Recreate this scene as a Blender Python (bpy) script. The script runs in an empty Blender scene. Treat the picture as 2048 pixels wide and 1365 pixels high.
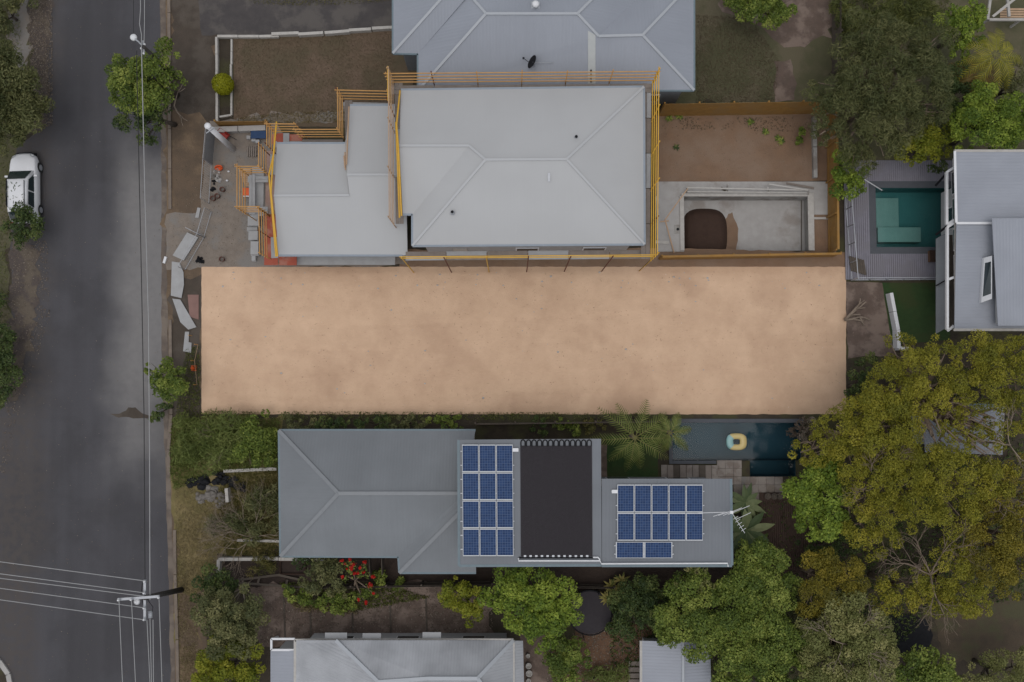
import bpy, math, random
import numpy as np
from mathutils import Vector, noise as mnoise
R = math.radians
random.seed(7); rng = np.random.default_rng(7)
scene = bpy.context.scene
col = scene.collection

# ---------------------------------------------------------------- camera
H, F = 60.0, 1824.0                     # drone height (m), focal length in photo pixels
TILT = math.atan(98 / F)
cam = bpy.data.cameras.new('camera'); camo = bpy.data.objects.new('camera', cam); col.objects.link(camo)
cam.sensor_width = 36; cam.lens = 36 * F / 2048; cam.clip_end = 2000
camo.location = (0, 0, H); camo.rotation_euler = (TILT, 0, 0)
scene.camera = camo

# ---------------------------------------------------------------- sky, sun, exposure
w = bpy.data.worlds.new('World'); scene.world = w; w.use_nodes = True
nt = w.node_tree; bg = nt.nodes['Background']
sky = nt.nodes.new('ShaderNodeTexSky'); sky.sky_type = 'NISHITA'; sky.sun_disc = False
SUN_EL, SUN_AZ = R(80), R(205)          # soft light from the lower left of the picture
sky.sun_elevation = SUN_EL; sky.sun_rotation = SUN_AZ
sky.air_density = 1.0; sky.dust_density = 1.5; sky.ozone_density = 1.0
hs = nt.nodes.new('ShaderNodeHueSaturation'); hs.inputs['Saturation'].default_value = 0.22   # overcast: grey sky
nt.links.new(sky.outputs[0], hs.inputs['Color']); nt.links.new(hs.outputs[0], bg.inputs[0])
bg.inputs[1].default_value = 0.15
sl = bpy.data.lights.new('sun', 'SUN'); sl.energy = 0.6; sl.angle = R(45); sl.color = (1, .965, .92)
so = bpy.data.objects.new('sun', sl); col.objects.link(so)
dv = Vector((math.sin(SUN_AZ) * math.cos(SUN_EL), math.cos(SUN_AZ) * math.cos(SUN_EL), math.sin(SUN_EL)))
so.rotation_euler = dv.to_track_quat('Z', 'Y').to_euler(); so.location = dv * 50
vs = scene.view_settings; vs.view_transform = 'Standard'; vs.look = 'None'; vs.gamma = 1; vs.exposure = 0.24
scene.render.resolution_x, scene.render.resolution_y = 1024, 682

# ---------------------------------------------------------------- layout: where a photo point stands at height z
ct, st = math.cos(TILT), math.sin(TILT)
def W(px, py, z=0.0):
    u = (px - 1024) / F; v = -(py - 682.5) / F
    y = v * ct + st; zz = v * st - ct
    k = (H - z) / (-zz)
    return Vector((u * k, y * k, z))
PX = 1 / 30.4                            # metres per photo pixel on the ground

# ---------------------------------------------------------------- mesh helpers
ORG = {}
def wloc(o):
    l = Vector((0, 0, 0))
    while o is not None:
        l = l + o.location; o = o.parent
    return l
def tag(o, label=None, cat=None, group=None, kind=None):
    if label: o['label'] = label
    if cat: o['category'] = cat
    if group: o['group'] = group
    if kind: o['kind'] = kind
    return o
def thing(name, label, cat, loc, group=None):
    o = bpy.data.objects.new(name, None); col.objects.link(o); o.location = loc
    o.empty_display_size = .3
    return tag(o, label, cat, group)
class MB:
    def __init__(s): s.v = []; s.f = []; s.uv = None; s.attr = None
    def add(s, vs, fs):
        b = len(s.v); s.v += [tuple(p) for p in vs]; s.f += [tuple(i + b for i in f) for f in fs]; return s
    def box(s, c, d, rz=0.0):
        cx, cy, cz = c; hx, hy, hz = d[0] / 2, d[1] / 2, d[2] / 2; a, b = math.cos(rz), math.sin(rz)
        vs = [(cx + a * x - b * y, cy + b * x + a * y, cz + z) for z in (-hz, hz) for x, y in ((-hx, -hy), (hx, -hy), (hx, hy), (-hx, hy))]
        return s.add(vs, [(3, 2, 1, 0), (4, 5, 6, 7), (0, 1, 5, 4), (1, 2, 6, 5), (2, 3, 7, 6), (3, 0, 4, 7)])
    def bar(s, p, q, wd, ht, up=(0, 0, 1)):
        p, q = Vector(p), Vector(q); d = (q - p).normalized(); u = Vector(up)
        if abs(d.dot(u)) > .98: u = Vector((1, 0, 0))
        sx = d.cross(u).normalized() * wd / 2; sz = sx.cross(d).normalized() * ht / 2
        vs = [e + a * sx + b * sz for e in (p, q) for a, b in ((-1, -1), (1, -1), (1, 1), (-1, 1))]
        return s.add(vs, [(0, 1, 2, 3), (7, 6, 5, 4), (0, 4, 5, 1), (1, 5, 6, 2), (2, 6, 7, 3), (3, 7, 4, 0)])
    def tube(s, pts, r, n=7, cap=True):
        pts = [Vector(p) for p in pts]; rs = r if isinstance(r, (list, tuple)) else [r] * len(pts)
        b = len(s.v); k = len(pts)
        for i, p in enumerate(pts):
            d = (pts[min(i + 1, k - 1)] - pts[max(i - 1, 0)]).normalized()
            u = Vector((0, 0, 1)) if abs(d.z) < .9 else Vector((1, 0, 0))
            a = d.cross(u).normalized(); c = a.cross(d)
            for j in range(n):
                t = 2 * math.pi * j / n; s.v.append(tuple(p + (a * math.cos(t) + c * math.sin(t)) * rs[i]))
        for i in range(k - 1):
            for j in range(n):
                j2 = (j + 1) % n; s.f.append((b + i * n + j, b + (i + 1) * n + j, b + (i + 1) * n + j2, b + i * n + j2))
        if cap:
            s.f.append(tuple(b + j for j in range(n))); s.f.append(tuple(b + (k - 1) * n + j for j in reversed(range(n))))
        return s
    def prism(s, poly, z0, z1):
        n = len(poly); a = sum(poly[i][0] * poly[(i + 1) % n][1] - poly[(i + 1) % n][0] * poly[i][1] for i in range(n))
        if a < 0: poly = poly[::-1]
        vs = [(p[0], p[1], z0) for p in poly] + [(p[0], p[1], z1) for p in poly]
        return s.add(vs, [tuple(reversed(range(n))), tuple(range(n, 2 * n))] + [(i, (i + 1) % n, n + (i + 1) % n, n + i) for i in range(n)])
    def lathe(s, c, prof, n=16, squash=1.0):
        b = len(s.v)
        for r, z in prof:
            for j in range(n):
                t = 2 * math.pi * j / n; s.v.append((c[0] + r * math.cos(t), c[1] + r * squash * math.sin(t), c[2] + z))
        for i in range(len(prof) - 1):
            for j in range(n):
                j2 = (j + 1) % n; s.f.append((b + i * n + j, b + i * n + j2, b + (i + 1) * n + j2, b + (i + 1) * n + j))
        s.f.append(tuple(b + j for j in reversed(range(n)))); s.f.append(tuple(b + (len(prof) - 1) * n + j for j in range(n)))
        return s
    def build(s, name, mat, parent=None, smooth=False, kind=None):
        me = bpy.data.meshes.new(name)
        if parent is not None: o0 = wloc(parent)
        else:
            a = np.array(s.v); o0 = Vector(((a[:, 0].min() + a[:, 0].max()) / 2, (a[:, 1].min() + a[:, 1].max()) / 2, a[:, 2].min()))
        me.from_pydata([(x - o0.x, y - o0.y, z - o0.z) for x, y, z in s.v], [], s.f)
        if s.uv:
            l = me.uv_layers.new(name='UVMap'); l.data.foreach_set('uv', np.array(s.uv, dtype=np.float32).ravel())
        me.materials.append(mat)
        if smooth: me.polygons.foreach_set('use_smooth', [True] * len(me.polygons))
        me.update()
        o = bpy.data.objects.new(name, me); col.objects.link(o)
        if parent is not None: o.parent = parent
        else: o.location = o0
        if kind: o['kind'] = kind
        return o
def quads_object(name, P, tint, mat, parent=None, kind=None):
    """P: (n,4,3) world quads; tint: n values kept per face"""
    n = len(P); me = bpy.data.meshes.new(name)
    o0 = wloc(parent) if parent is not None else Vector((float(P[:, :, 0].mean()), float(P[:, :, 1].mean()), 0))
    V = (P.reshape(-1, 3) - np.array(o0)).astype(np.float32)
    me.vertices.add(4 * n); me.vertices.foreach_set('co', V.ravel())
    me.loops.add(4 * n); me.loops.foreach_set('vertex_index', np.arange(4 * n, dtype=np.int32))
    me.polygons.add(n); me.polygons.foreach_set('loop_start', np.arange(0, 4 * n, 4, dtype=np.int32))
    me.polygons.foreach_set('loop_total', np.full(n, 4, dtype=np.int32))
    at = me.attributes.new('tint', 'FLOAT', 'FACE'); at.data.foreach_set('value', tint.astype(np.float32))
    me.materials.append(mat); me.update(); me.validate()
    o = bpy.data.objects.new(name, me); col.objects.link(o)
    if parent is not None: o.parent = parent
    else: o.location = o0
    if kind: o['kind'] = kind
    return o
def copy_tree(o, parent=None):
    c = o.copy(); col.objects.link(c); c.parent = parent
    for ch in o.children: copy_tree(ch, c)
    return c

# ---------------------------------------------------------------- materials
def newmat(name):
    m = bpy.data.materials.new(name); m.use_nodes = True
    n = m.node_tree; return m, n, n.nodes['Principled BSDF'], n.nodes.new, n.links.new
def pmat(name, c1, c2=None, scale=2.0, rough=.85, bump=.15, bscale=30.0, patch=None, pscale=.35, spec=.3, metal=0.0, speck=None, sscale=14, pt=(.46, .6), detail=6):
    m, n, b, N, L = newmat(name)
    b.inputs['Roughness'].default_value = rough; b.inputs['Specular IOR Level'].default_value = spec; b.inputs['Metallic'].default_value = metal
    tc = N('ShaderNodeTexCoord'); geo = N('ShaderNodeNewGeometry')
    c2 = c2 or tuple(x * .8 for x in c1)
    nz = N('ShaderNodeTexNoise'); nz.inputs['Scale'].default_value = scale; nz.inputs['Detail'].default_value = detail; nz.inputs['Roughness'].default_value = .65
    L(geo.outputs['Position'], nz.inputs['Vector'])
    rp = N('ShaderNodeValToRGB'); rp.color_ramp.elements[0].position = .3; rp.color_ramp.elements[1].position = .7
    rp.color_ramp.elements[0].color = (*c1, 1); rp.color_ramp.elements[1].color = (*c2, 1)
    L(nz.outputs['Fac'], rp.inputs['Fac']); out = rp.outputs['Color']
    def over(colr, sc, lo, hi):
        nonlocal out
        q = N('ShaderNodeTexNoise'); q.inputs['Scale'].default_value = sc; q.inputs['Detail'].default_value = 5; q.inputs['Roughness'].default_value = .6
        L(geo.outputs['Position'], q.inputs['Vector'])
        mr = N('ShaderNodeMapRange'); mr.interpolation_type = 'SMOOTHSTEP'; mr.inputs['From Min'].default_value = lo; mr.inputs['From Max'].default_value = hi
        L(q.outputs['Fac'], mr.inputs['Value'])
        mx = N('ShaderNodeMix'); mx.data_type = 'RGBA'; L(mr.outputs[0], mx.inputs['Factor']); L(out, mx.inputs['A']); mx.inputs['B'].default_value = (*colr, 1)
        out = mx.outputs['Result']
    if patch: over(patch, pscale, *pt)
    if speck: over(speck, sscale, .62, .72)
    L(out, b.inputs['Base Color'])
    if bump:
        bn = N('ShaderNodeTexNoise'); bn.inputs['Scale'].default_value = bscale; bn.inputs['Detail'].default_value = 5
        L(geo.outputs['Position'], bn.inputs['Vector'])
        bp = N('ShaderNodeBump'); bp.inputs['Strength'].default_value = bump; bp.inputs['Distance'].default_value = .05
        L(bn.outputs['Fac'], bp.inputs['Height']); L(bp.outputs[0], b.inputs['Normal'])
    return m
def roofmat(name, c, period=.2, strength=.35, rough=.5, dirt=.8, dscale=.5, metal=0.0, streak=1.0):
    m, n, b, N, L = newmat(name)
    b.inputs['Roughness'].default_value = rough; b.inputs['Specular IOR Level'].default_value = .35; b.inputs['Metallic'].default_value = metal
    uv = N('ShaderNodeUVMap'); geo = N('ShaderNodeNewGeometry')
    sp = N('ShaderNodeSeparateXYZ'); L(uv.outputs[0], sp.inputs[0])
    mu = N('ShaderNodeMath'); mu.operation = 'MULTIPLY'; mu.inputs[1].default_value = 2 * math.pi / period; L(sp.outputs['X'], mu.inputs[0])
    sn = N('ShaderNodeMath'); sn.operation = 'SINE'; L(mu.outputs[0], sn.inputs[0])
    pw = N('ShaderNodeMath'); pw.operation = 'GREATER_THAN'; pw.inputs[1].default_value = .55; L(sn.outputs[0], pw.inputs[0])
    bp = N('ShaderNodeBump'); bp.inputs['Strength'].default_value = strength; bp.inputs['Distance'].default_value = .03
    sm = N('ShaderNodeMath'); sm.operation = 'MULTIPLY_ADD'; sm.inputs[1].default_value = .5; L(sn.outputs[0], sm.inputs[0]); L(pw.outputs[0], sm.inputs[2])
    L(sm.outputs[0], bp.inputs['Height']); L(bp.outputs[0], b.inputs['Normal'])
    # sheet-to-sheet tone, streaks running down the sheets, broad weathering
    fl = N('ShaderNodeMath'); fl.operation = 'MULTIPLY'; fl.inputs[1].default_value = 1 / .76; L(sp.outputs['X'], fl.inputs[0])
    fr = N('ShaderNodeMath'); fr.operation = 'FLOOR'; L(fl.outputs[0], fr.inputs[0])
    wn = N('ShaderNodeTexWhiteNoise'); wn.noise_dimensions = '1D'; L(fr.outputs[0], wn.inputs['W'])
    mp = N('ShaderNodeMapping'); mp.inputs['Scale'].default_value = (6, .35, 1); L(uv.outputs[0], mp.inputs[0])
    s1 = N('ShaderNodeTexNoise'); s1.inputs['Scale'].default_value = 1; s1.inputs['Detail'].default_value = 4; L(mp.outputs[0], s1.inputs['Vector'])
    s2 = N('ShaderNodeTexNoise'); s2.inputs['Scale'].default_value = dscale; s2.inputs['Detail'].default_value = 6; L(geo.outputs['Position'], s2.inputs['Vector'])
    def rng_(o, a, bb, lo, hi):
        q = N('ShaderNodeMapRange'); q.inputs['From Min'].default_value = a; q.inputs['From Max'].default_value = bb; q.inputs['To Min'].default_value = lo; q.inputs['To Max'].default_value = hi
        L(o, q.inputs['Value']); return q.outputs[0]
    def mul(a, bb):
        q = N('ShaderNodeMath'); q.operation = 'MULTIPLY'; L(a, q.inputs[0]); L(bb, q.inputs[1]); return q.outputs[0]
    f = mul(mul(rng_(wn.outputs[0], 0, 1, 1 - .012 * streak, 1 + .012 * streak), rng_(s1.outputs['Fac'], .3, .7, 1 - .02 * streak, 1 + .015 * streak)), rng_(s2.outputs['Fac'], .3, .7, dirt, 1.05))
    vm = N('ShaderNodeVectorMath'); vm.operation = 'SCALE'; vm.inputs[0].default_value = c; L(f, vm.inputs['Scale'])
    L(vm.outputs[0], b.inputs['Base Color'])
    return m
def leafmat(name, c1, c2, c3, trans=.25, rough=.6):
    m, n, b, N, L = newmat(name)
    at = N('ShaderNodeAttribute'); at.attribute_name = 'tint'
    rp = N('ShaderNodeValToRGB'); e = rp.color_ramp.elements
    e[0].position = .0; e[0].color = (*c1, 1); e[1].position = 1; e[1].color = (*c3, 1); q = e.new(.5); q.color = (*c2, 1)
    L(at.outputs['Fac'], rp.inputs['Fac'])
    b.inputs['Roughness'].default_value = rough; b.inputs['Specular IOR Level'].default_value = .25
    L(rp.outputs[0], b.inputs['Base Color'])
    tr = N('ShaderNodeBsdfTranslucent'); L(rp.outputs[0], tr.inputs['Color'])
    mx = N('ShaderNodeMixShader'); mx.inputs[0].default_value = trans
    L(b.outputs[0], mx.inputs[1]); L(tr.outputs[0], mx.inputs[2]); L(mx.outputs[0], n.nodes['Material Output'].inputs['Surface'])
    return m
def watermat(name, tint, rough=.05, wave=.08):
    m, n, b, N, L = newmat(name); n.nodes.remove(b)
    t = N('ShaderNodeBsdfTransparent'); t.inputs[0].default_value = (*tint, 1)
    g = N('ShaderNodeBsdfGlossy'); g.inputs['Roughness'].default_value = rough
    fr = N('ShaderNodeFresnel'); fr.inputs['IOR'].default_value = 1.33
    geo = N('ShaderNodeNewGeometry'); nz = N('ShaderNodeTexNoise'); nz.inputs['Scale'].default_value = 5; L(geo.outputs['Position'], nz.inputs['Vector'])
    bp = N('ShaderNodeBump'); bp.inputs['Strength'].default_value = wave; bp.inputs['Distance'].default_value = .05; L(nz.outputs['Fac'], bp.inputs['Height'])
    L(bp.outputs[0], g.inputs['Normal']); L(bp.outputs[0], fr.inputs['Normal'])
    mx = N('ShaderNodeMixShader'); L(fr.outputs[0], mx.inputs[0]); L(t.outputs[0], mx.inputs[1]); L(g.outputs[0], mx.inputs[2])
    L(mx.outputs[0], n.nodes['Material Output'].inputs['Surface']); return m

M = {}
M['ground'] = pmat('soil', (.030, .024, .017), (.055, .042, .028), 1.2, patch=(.05, .047, .02), pscale=.3, bump=.5, bscale=12)
M['road'] = pmat('asphalt', (.052, .050, .056), (.072, .070, .075), 24, patch=(.051, .049, .053), pscale=.15, bump=.3, bscale=120, speck=(.105, .1, .1), sscale=30)
M['dust'] = pmat('dusty_asphalt', (.135, .128, .122), (.10, .096, .094), .8, patch=(.088, .085, .087), pscale=.35, bump=.3, bscale=100)
M['gutterdirt'] = pmat('gutter_dirt', (.13, .10, .08), (.09, .075, .065), 2, patch=(.16, .13, .105), pscale=.6, bump=.3)
M['litter'] = pmat('leaf_litter', (.085, .066, .055), (.055, .045, .042), 5, patch=(.10, .08, .06), pscale=.8, bump=.6, bscale=22, speck=(.15, .12, .09), sscale=9)
M['kerb'] = pmat('kerb_concrete', (.20, .16, .125), (.13, .105, .088), 2.5, bump=.3)
M['concrete'] = pmat('concrete', (.33, .32, .30), (.26, .25, .235), 1.4, patch=(.21, .19, .17), pscale=.7, bump=.2)
M['conclight'] = pmat('pale_concrete', (.36, .345, .33), (.30, .285, .27), 1.6, patch=(.25, .225, .205), pscale=.6, bump=.2, pt=(.52, .7))
M['gravel'] = pmat('gravel_dirt', (.21, .175, .145), (.155, .128, .105), 2, patch=(.18, .165, .15), pscale=.5, bump=.5, bscale=25, speck=(.27, .24, .21), sscale=18)
M['sand'] = pmat('sandy_soil', (.60, .415, .28), (.50, .335, .222), .5, patch=(.44, .288, .19), pscale=.2, bump=.5, bscale=16, speck=(.46, .30, .20), sscale=9, pt=(.46, .74), detail=9)
M['dirt'] = pmat('bare_dirt', (.20, .122, .075), (.155, .097, .062), 1.2, patch=(.205, .142, .10), pscale=.35, bump=.5, bscale=14, speck=(.14, .092, .062), sscale=6, pt=(.35, .75))
M['verge'] = pmat('verge_dirt', (.125, .085, .055), (.085, .062, .043), .9, patch=(.165, .115, .072), pscale=.35, bump=.5, bscale=14, speck=(.06, .05, .03), sscale=5)
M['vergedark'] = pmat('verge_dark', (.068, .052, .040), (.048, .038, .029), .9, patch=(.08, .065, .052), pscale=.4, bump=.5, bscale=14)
M['drygrass'] = pmat('dry_grass', (.16, .125, .05), (.11, .095, .035), 1.3, patch=(.20, .155, .07), pscale=.5, bump=.6, bscale=20)
M['lawnbrown'] = pmat('brown_lawn', (.115, .080, .052), (.085, .068, .040), .7, patch=(.13, .09, .062), pscale=.25, bump=.6, bscale=25)
M['lawngreen'] = pmat('green_lawn', (.085, .078, .042), (.066, .066, .032), 1, patch=(.105, .09, .055), pscale=.3, bump=.6, bscale=25)
M['turf'] = pmat('artificial_turf', (.03, .06, .016), (.022, .045, .013), 3, bump=.6, bscale=40, patch=(.035, .05, .015), pscale=.6)
M['mulchdark'] = pmat('dark_mulch', (.045, .03, .023), (.03, .021, .017), 2, bump=.6, bscale=18)
M['clearing'] = pmat('clearing_soil', (.075, .054, .034), (.05, .038, .025), 1.2, patch=(.06, .055, .028), pscale=.4, bump=.5, bscale=14)
M['driveway'] = pmat('old_bitumen', (.068, .06, .058), (.05, .045, .045), 1.5, patch=(.09, .08, .073), pscale=.5, bump=.4, bscale=40)
M['brownyard'] = pmat('leafy_yard', (.125, .088, .07), (.085, .062, .05), 1.5, patch=(.18, .135, .11), pscale=.6, bump=.5, bscale=15, speck=(.17, .13, .1), sscale=7)
M['rednyard'] = pmat('mulch_yard', (.135, .075, .042), (.095, .052, .032), 1.8, bump=.6, bscale=18, speck=(.17, .12, .08), sscale=8)
M['white'] = pmat('white_paint', (.62, .62, .63), (.55, .55, .56), 3, rough=.5, bump=.03)
M['offwhite'] = pmat('weathered_white', (.42, .40, .37), (.33, .31, .285), 4, bump=.1)
M['wall'] = pmat('painted_wall', (.42, .42, .42), (.38, .38, .38), 2, bump=.05)
M['wallgrey'] = pmat('grey_wall', (.2, .21, .22), (.17, .18, .19), 2, bump=.05)
M['glass'] = pmat('window_glass', (.03, .04, .045), (.02, .03, .035), 1, rough=.08, bump=0, spec=.6)
M['metal'] = pmat('galvanised', (.36, .37, .39), (.30, .31, .33), 5, rough=.45, metal=.3, bump=.03)
M['black'] = pmat('black_plastic', (.012, .012, .014), (.018, .018, .02), 6, rough=.8, bump=.05, spec=.1)
M['darkpole'] = pmat('dark_timber_pole', (.028, .026, .025), (.045, .04, .036), 6, bump=.2)
M['cable'] = pmat('pale_cable', (.30, .30, .30), (.26, .26, .26), 5, bump=0)
M['cabledark'] = pmat('dark_cable', (.02, .02, .02), (.03, .03, .03), 5, bump=0)
M['timber'] = pmat('scaffold_timber', (.48, .265, .09), (.38, .20, .065), 3, bump=.1, rough=.7)
M['pinktimber'] = pmat('dusty_timber', (.42, .285, .185), (.34, .22, .135), 3, bump=.1, rough=.7)
M['yellow'] = pmat('yellow_steel', (.60, .345, .035), (.52, .29, .03), 3, bump=.05, rough=.5)
M['redsteel'] = pmat('red_oxide_brace', (.13, .04, .025), (.10, .035, .02), 4, bump=.05)
M['fence'] = pmat('fence_timber', (.30, .165, .045), (.23, .12, .032), 2.2, bump=.2, bscale=20, patch=(.25, .145, .05), pscale=1.0)
M['fenceold'] = pmat('old_fence_timber', (.10, .08, .062), (.07, .058, .048), 2.5, bump=.2)
M['plank'] = pmat('grey_plank', (.22, .185, .16), (.165, .14, .12), 2.5, bump=.15)
M['plankwhite'] = pmat('pale_plank', (.33, .33, .33), (.28, .275, .27), 2, bump=.1)
M['redply'] = pmat('red_formply', (.35, .085, .05), (.27, .065, .042), 1.5, bump=.1, patch=(.33, .14, .10), pscale=1.2)
M['orange'] = pmat('orange_plastic', (.62, .10, .02), (.52, .085, .02), 2, bump=.02, rough=.5)
M['boarddeck'] = pmat('deck_boards', (.215, .205, .235), (.18, .172, .20), 3, bump=.15, patch=(.19, .18, .20), pscale=.6)
M['darkdeck'] = pmat('brown_deck_boards', (.06, .036, .027), (.045, .028, .021), 3, bump=.2)
M['stone'] = pmat('travertine', (.26, .225, .195), (.20, .175, .155), 2.5, bump=.2, patch=(.17, .14, .12), pscale=1.5)
M['greystone'] = pmat('grey_pool_tile', (.085, .09, .10), (.07, .075, .085), 4, bump=.1)
M['poolblue'] = pmat('dark_pool_render', (.022, .062, .085), (.018, .052, .074), 2, bump=.05)
M['poolteal'] = pmat('teal_pool_tile', (.05, .16, .16), (.045, .145, .148), 2, bump=.05)
M['poolpale'] = pmat('pale_pool_bench', (.17, .27, .25), (.145, .235, .22), 2, bump=.05)
M['water'] = watermat('pool_water', (.86, .95, .96)); M['watert'] = watermat('teal_water', (.82, .95, .94))
M['soildark'] = pmat('dug_soil', (.050, .028, .019), (.038, .021, .0145), 3, bump=.7, bscale=16)
M['float'] = pmat('yellow_vinyl', (.58, .46, .20), (.54, .42, .18), 2, rough=.35, bump=.02); M['floatblue'] = pmat('aqua_vinyl', (.28, .46, .45), (.25, .42, .41), 2, rough=.35, bump=.02)
M['bark'] = pmat('bark', (.075, .058, .045), (.05, .04, .032), 6, bump=.4); M['barkpale'] = pmat('pale_bark', (.19, .145, .105), (.135, .10, .075), 5, bump=.3)
M['barkgrey'] = pmat('weathered_branch', (.25, .20, .155), (.18, .14, .105), 5, bump=.3)
M['mat'] = pmat('black_rubber_mat', (.046, .041, .045), (.038, .034, .037), 6, bump=.2, bscale=40, spec=.05, rough=.95)
M['rubble'] = pmat('rubble', (.2, .18, .16), (.11, .1, .09), 4, bump=.5)
M['redfl'] = leafmat('red_petals', (.42, .012, .012), (.55, .02, .016), (.65, .05, .035))
M['roof_new'] = roofmat('pale_roof_sheet', (.350, .351, .352), .2, .02, .55, .98, .3, streak=.25)
M['roof_top'] = roofmat('blue_grey_roof_sheet', (.238, .253, .285), .2, .12, .45, .95, .3)
M['roof_grey'] = roofmat('mid_grey_roof_sheet', (.155, .165, .175), .19, .12, .5, .9, .4)
M['roof_flat'] = roofmat('grey_deck_sheet', (.125, .135, .150), .2, .12, .5, .92, .5)
M['roof_old'] = roofmat('weathered_zinc_sheet', (.335, .342, .358), .18, .35, .5, .66, .45)
M['roof_east'] = roofmat('white_roof_sheet', (.252, .265, .298), .19, .3, .5, .92, .5)
M['capping'] = pmat('roof_capping', (.335, .35, .37), (.315, .33, .35), 3, bump=.02, rough=.5)
M['capnew'] = pmat('pale_capping', (.375, .38, .385), (.365, .37, .375), 3, bump=.02, rough=.5)
M['capgrey'] = pmat('grey_capping', (.19, .20, .21), (.17, .178, .186), 3, bump=.02, rough=.5)
M['gutter'] = pmat('teal_grey_gutter', (.13, .17, .19), (.11, .145, .165), 3, bump=.02, rough=.5)
M['car'] = pmat('white_car_paint', (.60, .60, .61), (.57, .57, .58), 1, rough=.25, bump=0, spec=.5)
M['carglass'] = pmat('car_glass', (.012, .022, .024), (.02, .03, .032), 2, rough=.05, bump=0, spec=.6)
M['tyre'] = pmat('tyre_rubber', (.016, .016, .017), (.022, .022, .022), 8, bump=.1)
def solarmat():
    m, n, b, N, L = newmat('solar_cells')
    uv = N('ShaderNodeUVMap'); sp = N('ShaderNodeSeparateXYZ'); L(uv.outputs[0], sp.inputs[0])
    outs = []
    for ax in ('X', 'Y'):
        f = N('ShaderNodeMath'); f.operation = 'FRACT'; L(sp.outputs[ax], f.inputs[0])
        s = N('ShaderNodeMath'); s.operation = 'SUBTRACT'; s.inputs[1].default_value = .5; L(f.outputs[0], s.inputs[0])
        a = N('ShaderNodeMath'); a.operation = 'ABSOLUTE'; L(s.outputs[0], a.inputs[0])
        g = N('ShaderNodeMath'); g.operation = 'GREATER_THAN'; g.inputs[1].default_value = .43; L(a.outputs[0], g.inputs[0]); outs.append(g.outputs[0])
    mxm = N('ShaderNodeMath'); mxm.operation = 'MAXIMUM'; L(outs[0], mxm.inputs[0]); L(outs[1], mxm.inputs[1])
    fl = N('ShaderNodeVectorMath'); fl.operation = 'FLOOR'; L(uv.outputs[0], fl.inputs[0])
    oi = N('ShaderNodeObjectInfo'); ad = N('ShaderNodeVectorMath'); ad.operation = 'ADD'; L(fl.outputs[0], ad.inputs[0]); L(oi.outputs['Location'], ad.inputs[1])
    wn = N('ShaderNodeTexWhiteNoise'); L(ad.outputs[0], wn.inputs['Vector'])
    rp = N('ShaderNodeValToRGB'); rp.color_ramp.elements[0].color = (.012, .029, .082, 1); rp.color_ramp.elements[1].color = (.020, .046, .12, 1); L(wn.outputs[0], rp.inputs[0])
    mx = N('ShaderNodeMix'); mx.data_type = 'RGBA'; L(mxm.outputs[0], mx.inputs['Factor']); L(rp.outputs[0], mx.inputs['A']); mx.inputs['B'].default_value = (.075, .105, .175, 1)
    L(mx.outputs['Result'], b.inputs['Base Color']); b.inputs['Roughness'].default_value = .5; b.inputs['Specular IOR Level'].default_value = .08
    return m
M['solar'] = solarmat()
LF = dict(
    olive=leafmat('olive_leaves', (0.12, 0.125, 0.013), (0.215, 0.205, 0.02), (0.33, 0.285, 0.035)),
    gold=leafmat('golden_olive_leaves', (0.105, 0.095, 0.013), (0.19, 0.162, 0.018), (0.29, 0.225, 0.03)),
    bright=leafmat('bright_leaves', (0.06, 0.102, 0.012), (0.1426, 0.2009, 0.0207), (0.2784, 0.3341, 0.0487)),
    green=leafmat('green_leaves', (0.054, 0.0837, 0.0135), (0.1239, 0.1677, 0.0262), (0.2662, 0.2975, 0.0626)),
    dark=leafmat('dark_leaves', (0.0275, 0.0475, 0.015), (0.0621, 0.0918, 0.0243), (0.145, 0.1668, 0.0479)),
    grey=leafmat('grey_green_leaves', (0.065, 0.0754, 0.0286), (0.1236, 0.1292, 0.0491), (0.2262, 0.2111, 0.0905)),
    feather=leafmat('feathery_leaves', (0.058, 0.07, 0.024), (0.105, 0.112, 0.04), (0.175, 0.17, 0.068)),
    yellow=leafmat('yellow_leaves', (0.1, 0.125, 0.01), (0.185, 0.2, 0.015), (0.29, 0.275, 0.028)),
    lime=leafmat('lime_leaves', (.19, .20, .006), (.25, .255, .008), (.30, .29, .012)),
    pale=leafmat('pale_leaves', (0.11, 0.125, 0.035), (0.19, 0.195, 0.065), (0.3, 0.28, 0.11)),
    palm=leafmat('palm_leaves', (0.075, 0.1, 0.022), (0.135, 0.165, 0.04), (0.22, 0.24, 0.075)),
    palmgold=leafmat('golden_fronds', (.12, .085, .02), (.18, .12, .03), (.23, .15, .05)),
    banana=leafmat('broad_leaves', (0.06, 0.09, 0.036), (0.1166, 0.149, 0.0648), (0.2088, 0.2297, 0.1114)),
    grass=leafmat('grass_blades', (.07, .072, .02), (.12, .11, .03), (.185, .15, .055)),
    grassg=leafmat('green_grass_blades', (0.0585, 0.0715, 0.0195), (0.1053, 0.1193, 0.0309), (0.181, 0.181, 0.0528)),
    straw=leafmat('straw_blades', (.16, .125, .06), (.22, .175, .09), (.28, .23, .13)),
    brownlf=leafmat('brown_leaf_litter', (.08, .06, .045), (.13, .10, .075), (.26, .22, .175)),
    lawnb=leafmat('brown_lawn_blades', (.085, .065, .038), (.115, .082, .052), (.15, .11, .07)),
)
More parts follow.
